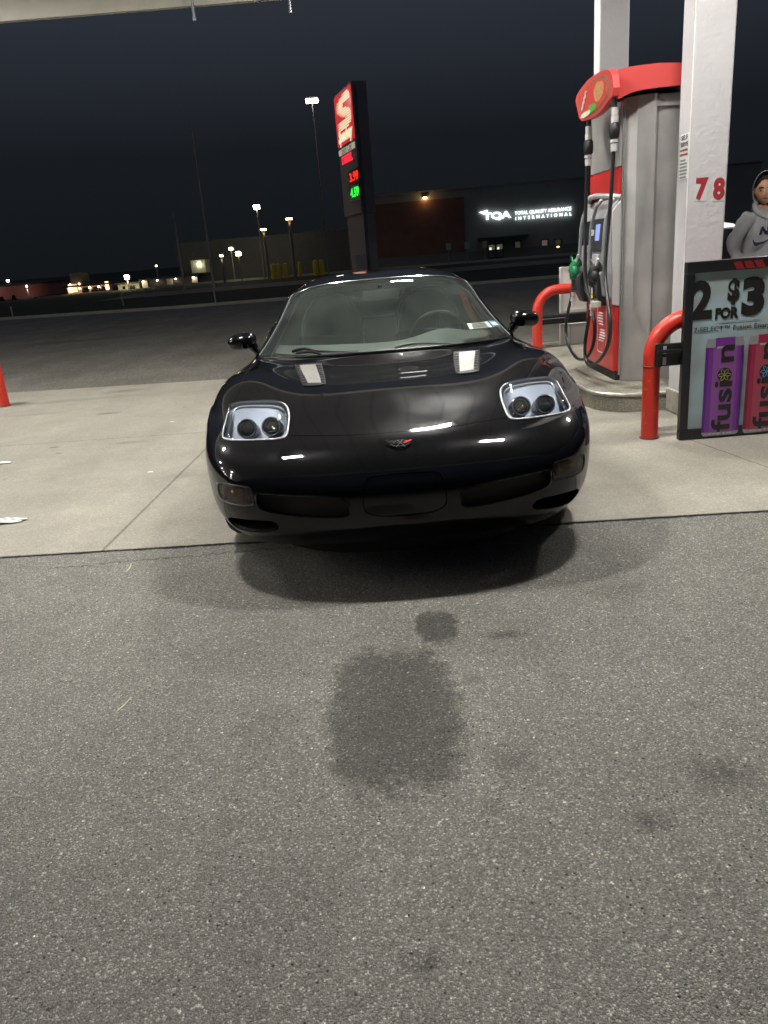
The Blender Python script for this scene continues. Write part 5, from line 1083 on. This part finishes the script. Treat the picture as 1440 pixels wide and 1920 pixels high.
# wheels
rimm=mat('alloy',(.35,.35,.36),.28,.9)
for s in (-1,1):
    for yw,rr,tw in ((.93,.318,.245),(3.585,.328,.275)):
        xo=s*(.895 if yw<2 else .915); t=empty('wheel',(xo,yw,rr+.003)); t.parent=car
        Mx=Matrix.Rotation(R_(90)*s,4,'Y')
        MB().lathe([(rr*.70,-tw),(rr*.93,-tw),(rr,-tw+.03),(rr,-.03),(rr*.94,-.004),(rr*.72,-.0)],40,Mx).build('tyre',tyrem,t)
        b=MB(); b.lathe([(rr*.72,-.02),(rr*.70,.002),(rr*.64,-.02),(rr*.62,-.05),(.05,-.045)],32,Mx)
        for k in range(5):
            a=2*math.pi*k/5; b.tube([Mx@Vector((.03*math.cos(a),.03*math.sin(a),-.012)),Mx@Vector((rr*.68*math.cos(a),rr*.68*math.sin(a),-.008))],[.035,.026],8)
        b.build('rim',rimm,t)
# liners that close the arches
for s in (-1,1):
    for yw in (.93,3.585):
        b=MB(); n=18; v=[];f=[]
        for i in range(n+1):
            a=math.pi*(0+1.0*i/n); 
            for xx in (.60,.86): v.append((s*xx,yw-.375*math.cos(a),.32+.375*math.sin(a)))
        for i in range(n): f.append((2*i,2*i+1,2*i+3,2*i+2))
        b.add(v,f); b.build('arch_liner',matte,car)
# ---------------- greenhouse
GH=[
[(0,1.47,.826),(.25,1.49,.824),(.45,1.55,.820),(.62,1.67,.812),(.735,1.80,.803),(.80,1.92,.797),(.83,1.99,.792),(.845,2.03,.787)],
[(0,1.62,.900),(.24,1.64,.900),(.43,1.70,.896),(.585,1.81,.888),(.69,1.93,.877),(.745,2.04,.865),(.795,2.08,.82),(.838,2.10,.787)],
[(0,1.84,1.040),(.23,1.86,1.038),(.40,1.91,1.030),(.535,2.01,1.014),(.625,2.11,.995),(.672,2.20,.975),(.755,2.22,.88),(.832,2.22,.787)],
[(0,2.08,1.165),(.22,2.10,1.162),(.375,2.14,1.152),(.49,2.21,1.134),(.57,2.29,1.112),(.612,2.36,1.090),(.72,2.38,.94),(.83,2.38,.787)],
[(0,2.17,1.195),(.21,2.185,1.192),(.36,2.225,1.182),(.475,2.29,1.163),(.55,2.37,1.138),(.595,2.43,1.112),(.71,2.45,.95),(.83,2.45,.787)],
[(0,2.32,1.222),(.21,2.325,1.219),(.36,2.35,1.208),(.475,2.40,1.186),(.548,2.46,1.152),(.592,2.52,1.122),(.71,2.55,.95),(.835,2.56,.787)],
[(0,2.62,1.243),(.21,2.62,1.240),(.36,2.64,1.226),(.475,2.66,1.200),(.548,2.70,1.162),(.592,2.74,1.118),(.71,2.78,.95),(.84,2.8,.79)],
[(0,2.95,1.215),(.21,2.95,1.21),(.36,2.97,1.195),(.47,2.98,1.15),(.545,3.0,1.122),(.59,3.03,1.09),(.70,3.06,.96),(.80,3.1,.84)],
[(0,3.35,1.10),(.21,3.35,1.098),(.36,3.36,1.088),(.47,3.37,1.07),(.54,3.38,1.045),(.585,3.4,1.02),(.66,3.42,.94),(.72,3.44,.87)],
[(0,3.8,.985),(.21,3.8,.982),(.36,3.8,.975),(.46,3.8,.965),(.52,3.8,.95),(.56,3.8,.935),(.60,3.8,.91),(.64,3.8,.885)],
[(0,4.15,.905),(.21,4.15,.905),(.34,4.15,.902),(.43,4.14,.90),(.48,4.14,.898),(.52,4.13,.895),(.55,4.12,.89),(.58,4.11,.885)]]
GS=Surf(GH,fit=4); GM=(GS.nc-1)/2
def gpatch(name,u0,u1,v0,v1,m,parent,nu=40,nv=60,lift=0,both_=False):
    U=np.linspace(u0,u1,nu); V_=np.linspace(v0,v1,nv); P=GS.grid(U,V_).reshape(-1,3)
    f=[(i*nv+j,i*nv+j+1,(i+1)*nv+j+1,(i+1)*nv+j) for i in range(nu-1) for j in range(nv-1)]
    a=P[f[0][1]]-P[f[0][0]]; b=P[f[0][3]]-P[f[0][0]]
    if lift:
        UVg=np.stack(np.meshgrid(U,V_,indexing='ij'),-1).reshape(-1,2); n=GS.nrm(UVg); c=P.mean(0); 
        n*=np.sign((n*(P-np.array([0,2.4,.6]))).sum(1,keepdims=True)); P=P+n*lift
    return MB().add([tuple(q) for q in P],f).build(name,m,parent,ang=180)
roofp=paint
ws=gpatch('windscreen',0.06,4.0,GM-4.93,GM+4.93,windm,car,60,90)
gpatch('roof',4.0,6.9,GM-5,GM+5,roofp,car,60,80)
gpatch('rear_glass',6.9,9.6,GM-4.7,GM+4.7,mat('rear_glass_dark',(.01,.012,.012),.04,coat=1),car,40,50)
gpatch('rear_deck_trim',9.6,10,GM-7,GM+7,roofp,car,6,40)
for s in (-1,1):
    e=lambda w: GM+s*w
    gpatch('side_window',.35,6.6,e(5.05),e(7),glassmat('side_glass',(.30,.34,.32),1.55,.02) if 'side_glass' not in MATS else MATS['side_glass'],car,50,16)
    gpatch('rear_quarter',6.6,9.8,e(4.7),e(7),roofp,car,40,16)
    # pillar trims: black gloss strip along the windscreen edge and a bright moulding line
    Lp=[Vector(q) for q in GS.pts([(u,e(5.0)) for u in np.linspace(0,6.8,60)])]
    MB().tube(Lp,.017,10,sx=1).build('pillar',paint,car)
    Li=[Vector(q)+Vector((0,-.004,.006)) for q in GS.pts([(u,e(4.80)) for u in np.linspace(0.05,4.02,50)])]
    MB().tube(Li,.0032,6).build('glass_seal',mat('seal_grey',(.42,.43,.45),.3,.6),car)
Lt=[Vector(q)+Vector((0,-.004,.003)) for q in GS.pts([(4.02,v) for v in np.linspace(GM-4.8,GM+4.8,70)])]
MB().tube(Lt,.0042,6).build('top_moulding',mat('moulding_bright',(.45,.46,.48),.22,.9),car)
# cowl between bonnet and glass, wipers, jets
U=np.linspace(11.72,12.9,8); cw=S.grid(U,np.linspace(MID-5.2,MID+5.2,60)); 
Lb=[Vector(q)+Vector((0,-.012,-.004)) for q in GS.pts([(0.03,v) for v in np.linspace(GM-4.95,GM+4.95,70)])]
v=[];f=[]
for p in Lb: v+=[tuple(p),(p.x,p.y-.02,p.z-.045)]
for i in range(len(Lb)-1): f.append((2*i,2*i+1,2*i+3,2*i+2))
MB().add(v,f).build('cowl',blackpl,car,ang=60); MB().tube(Lb,.0065,8).build('cowl_seal',blackpl,car)
def CP(px,py,Y): p=ad(px,py,CAR[1]+Y); return Vector((p.x-CAR[0],Y,p.z))
b=MB(); b.tube(bez([CP(548,658,1.62),CP(570,653,1.60),CP(590,657,1.57),CP(630,659,1.53),CP(672,658,1.50)],5),[.009]*10+[.006]*11,8)
b.tube(bez([CP(556,661,1.60),CP(585,659,1.55),CP(603,664,1.52)],4),.008,8); wp=b.build('wiper',blackpl,car); MB().tube(bez([CP(603,662,1.515),CP(640,660,1.50),CP(672,658,1.49)],4),.0028,6).build('wiper_blade',mat('wiper_edge',(.2,.2,.21),.3),wp)
b=MB(); b.tube(bez([CP(740,652,1.50),CP(765,645,1.52),CP(800,643,1.54),(CP(862,645,1.56))],5),[.008]*8+[.005]*8,8); b.build('wiper',blackpl,car)
# mirrors
for s in (-1,1):
    b=MB(); C_=Vector((s*.895,1.97,.893))
    v=[];f=[];n=22;h=14
    for i in range(h+1):
        t=math.pi*i/h
        for k in range(n):
            a=2*math.pi*k/n; x=math.sin(t)*math.cos(a); y=math.sin(t)*math.sin(a); z=-math.cos(t)
            sq=lambda q,e_: math.copysign(abs(q)**e_,q)
            v.append((C_.x+.092*sq(x,.8),C_.y+(.075 if y<0 else .02)*sq(y,.9),C_.z+.052*sq(z,.85)+.010*x*s*-1))
    for i in range(h):
        for k in range(n): f.append((i*n+k,i*n+(k+1)%n,(i+1)*n+(k+1)%n,(i+1)*n+k))
    mr=b.add(v,f).build('mirror',paint,car,ang=180); MB().tube(bez([C_+Vector((-s*.055,.01,-.025)),C_+Vector((-s*.085,.015,-.070)),C_+Vector((-s*.115,.02,-.108))],4),[.030]*3+[.024]*3+[.030]*3,12).build('mirror_stalk',paint,mr)
    MB().box((C_.x,C_.y+.02,C_.z),(.15,.004,.075)).build('mirror_glass',chrome2,mr,smooth=False,bevel=.01)
# emblem: oval ring with two crossed flags
em=empty('emblem',(0,0,0)); em.parent=car
pe_=S.pts([(5.12,MID)])[0]; EO=Vector(pe_)+Vector((0,-.006,.006)); en=Vector(S.nrm([(5.12,MID)])[0]); en=en if en.z>0 else -en
EM=frame(EO,(1,0,0),Vector((0,0,1))-en*en.z); 
MB().tube([EM@Vector((.040*math.cos(a),.019*math.sin(a),.002)) for a in np.linspace(0,2*math.pi,40)[:-1]],.0028,6,closed=True).build('ring',mat('badge_dark',(.4,.4,.42),.2,.9),em)
b=MB(); b.tube([EM@Vector((-.010,.018,.004)),EM@Vector((.020,-.026,.004))],.0022,6).tube([EM@Vector((.012,.018,.004)),EM@Vector((-.018,-.026,.004))],.0022,6).build('flag_pole',chrome2,em)
MB().prism([(.006,-.003),(.030,.010),(.054,.015),(.042,.004),(.024,-.007)],.004,EM@Matrix.Translation((0,0,.003))).build('red_flag',mat('badge_red',(.50,.035,.025),.25),em,smooth=False,bevel=.001)
MB().prism([(-.006,-.006),(-.030,.006),(-.062,.022),(-.050,.006),(-.030,-.006)],.004,EM@Matrix.Translation((0,0,.003))).build('dark_flag',mat('badge_dark2',(.015,.015,.02),.3),em,smooth=False)
b=MB()
for i in range(7):
    t=i/6; b.box((-.010-.048*t,-.002+.021*t+(.0025 if i%2 else -.0025),.0085),(.006,.004,.002),M=EM)
b.build('flag_checks',chrome2,em,smooth=False)
# ---------------- cabin
cab=mat('cabin_grey',(.16,.17,.155),.8,var=.1); seatm=mat('seat_leather',(.05,.05,.048),.6); dashm=mat('dash_grey',(.20,.215,.195),.75,var=.08,vs=10)
piping=mat('seat_piping',(.28,.29,.28),.5)
b=MB(); v=[];f=[]; xs=np.linspace(-.70,.70,29); 
for x in xs:
    y0=1.56+.50*(abs(x)/.74)**2.2; hump=.055*math.exp(-((x-.36)/.17)**2); pas=.012*math.exp(-((x+.36)/.22)**2)
    v+=[(x,y0,.80),(x,y0+.10,.818+hump*.3),(x,max(y0+.25,1.90),.822+hump+pas),(x,max(y0+.33,1.98)+.02,.812+hump*.9+pas),(x,2.08+.05*(abs(x)/.7)**2,.72),(x,2.12,.50)]
for i in range(28):
    for k in range(5): f.append((i*6+k,i*6+k+1,i*6+7+k,i*6+6+k))
b.add(v,f); b.build('dashboard',dashm,car,ang=60)
b=MB(); b.tube([(.27+.02*i,2.0,.868+.004*math.sin(i)) for i in range(9)],.007,6); b.build('gauge_hood_slot',blackpl,car)
MB().box((0,3.0,.34),(1.36,1.9,.03)).box((0,3.55,.62),(1.2,.04,.5)).box((0,2.6,.45),(.26,1.2,.30)).box((-.70,2.7,.55),(.05,1.3,.42)).box((.70,2.7,.55),(.05,1.3,.42)).build('cabin_tub',cab,car,smooth=False)
for s in (-1,1):
    se=empty('seat',(s*.36,2.55,.38)); se.parent=car
    MB().box((0,-.10,.12),(.48,.52,.17)).build('cushion',seatm,se,smooth=False,bevel=.05,seg=4)
    P=[(-.235,.10),(-.24,.40),(-.20,.56),(-.13,.665),(-.06,.70),(.06,.70),(.13,.665),(.20,.56),(.24,.40),(.235,.10)]; P=chaikin(P,2)
    MM=frame((0,.22,.03),(1,0,0),(0,.32,1)); MB().prism(P,.11,MM@Matrix.Translation((0,0,-.055))).build('backrest',seatm,se,smooth=False,bevel=.025,seg=3)
    top=[MM@Vector((a*1.0,b_*1.0,.055)) for a,b_ in chaikin([(-.235,.12),(-.238,.40),(-.20,.56),(-.13,.66),(-.06,.695),(.06,.695),(.13,.66),(.20,.56),(.238,.40),(.235,.12)],2,False)]
    MB().tube(top,.006,6).build('seat_piping',piping,se)
b=MB(); SWC=Vector((.36,2.10,.80)); rot=Matrix.Rotation(R_(-68),3,'X')
b.tube([SWC+rot@Vector((.185*math.cos(a),.185*math.sin(a),0)) for a in np.linspace(0,2*math.pi,40)[:-1]],.014,8,closed=True)
for a in (0,math.pi,math.pi*1.5): b.tube([SWC,SWC+rot@Vector((.18*math.cos(a),.18*math.sin(a),0))],.016,6)
b.ball(SWC[:],(.06,.04,.06)); b.build('steering_wheel',mat('wheel_black',(.02,.02,.02),.45),car)
MB().tube([(-.55,3.28,.72),(-.5,3.25,1.0),(-.40,3.2,1.06),(.40,3.2,1.06),(.5,3.25,1.0),(.55,3.28,.72)],.02,8).build('roof_hoop',cab,car)
MB().tube(bez([(.20,3.1,1.07),(.12,2.85,.90),(.10,2.6,.62)],6),.010,6).build('seat_belt',mat('belt_grey',(.25,.25,.25),.8),car)
gp_=gpatch('headliner',4.2,6.8,GM-4.8,GM+4.8,mat('headliner',(.10,.10,.095),.9),car,20,30,lift=-.03)
MB().box((0.0,2.05,1.105),(.24,.03,.06)).box((0,2.06,1.14),(.03,.03,.05)).build('rear_view_mirror',blackpl,car,smooth=False,bevel=.012)
# registration and inspection stickers inside the glass corner
def on_glass(pts,name,m,off):
    # project photo points on the windscreen patch grid
    U=np.linspace(0,4,160); V_=np.linspace(GM,GM+5,160); G=GS.grid(U,V_).reshape(-1,3); W_=G+np.array([CAR[0],CAR[1],-.003-EYE]); f_=np.array(CAMF);r_=np.array(CAMR);u_=np.array(CAMU); z=W_@f_
    px=720+FPX*(W_@r_)/z; py_=960-FPX*(W_@u_)/z; P=[]
    for a,b_ in pts: P.append(Vector(G[np.argmin((px-a)**2+(py_-b_)**2)])+Vector((0,-off,off)))
    return MB().add(P,[tuple(range(len(P)))[::-1]]).build(name,m,car,smooth=False),P
o_,P=on_glass([(876,607),(914,603),(923,614),(881,618)],'inspection_sticker',mat('sticker_white',(.62,.68,.62),.6),.002)
d1=(P[1]-P[0]); d2=(P[3]-P[0]); b=MB()
for k,(t0,t1,h_) in enumerate(((.22,.8,.28),(.12,.9,.52),(.2,.85,.74))): b.tube([P[0]+d1*t0+d2*h_+Vector((0,-.001,.001)),P[0]+d1*t1+d2*h_+Vector((0,-.001,.001))],.0013,4)
b.build('sticker_lines',mat('sticker_ink',(.12,.14,.13),.6),car)
on_glass([(916,602),(932,600),(942,611),(925,613)],'registration_sticker',mat('sticker_blue',(.16,.36,.62),.6),.002)
_,P=on_glass([(919,604.5),(928,603.5),(935,609.5),(926,610.5)],'sticker_patch',mat('sticker_pale_blue',(.5,.66,.75),.6),.0035)
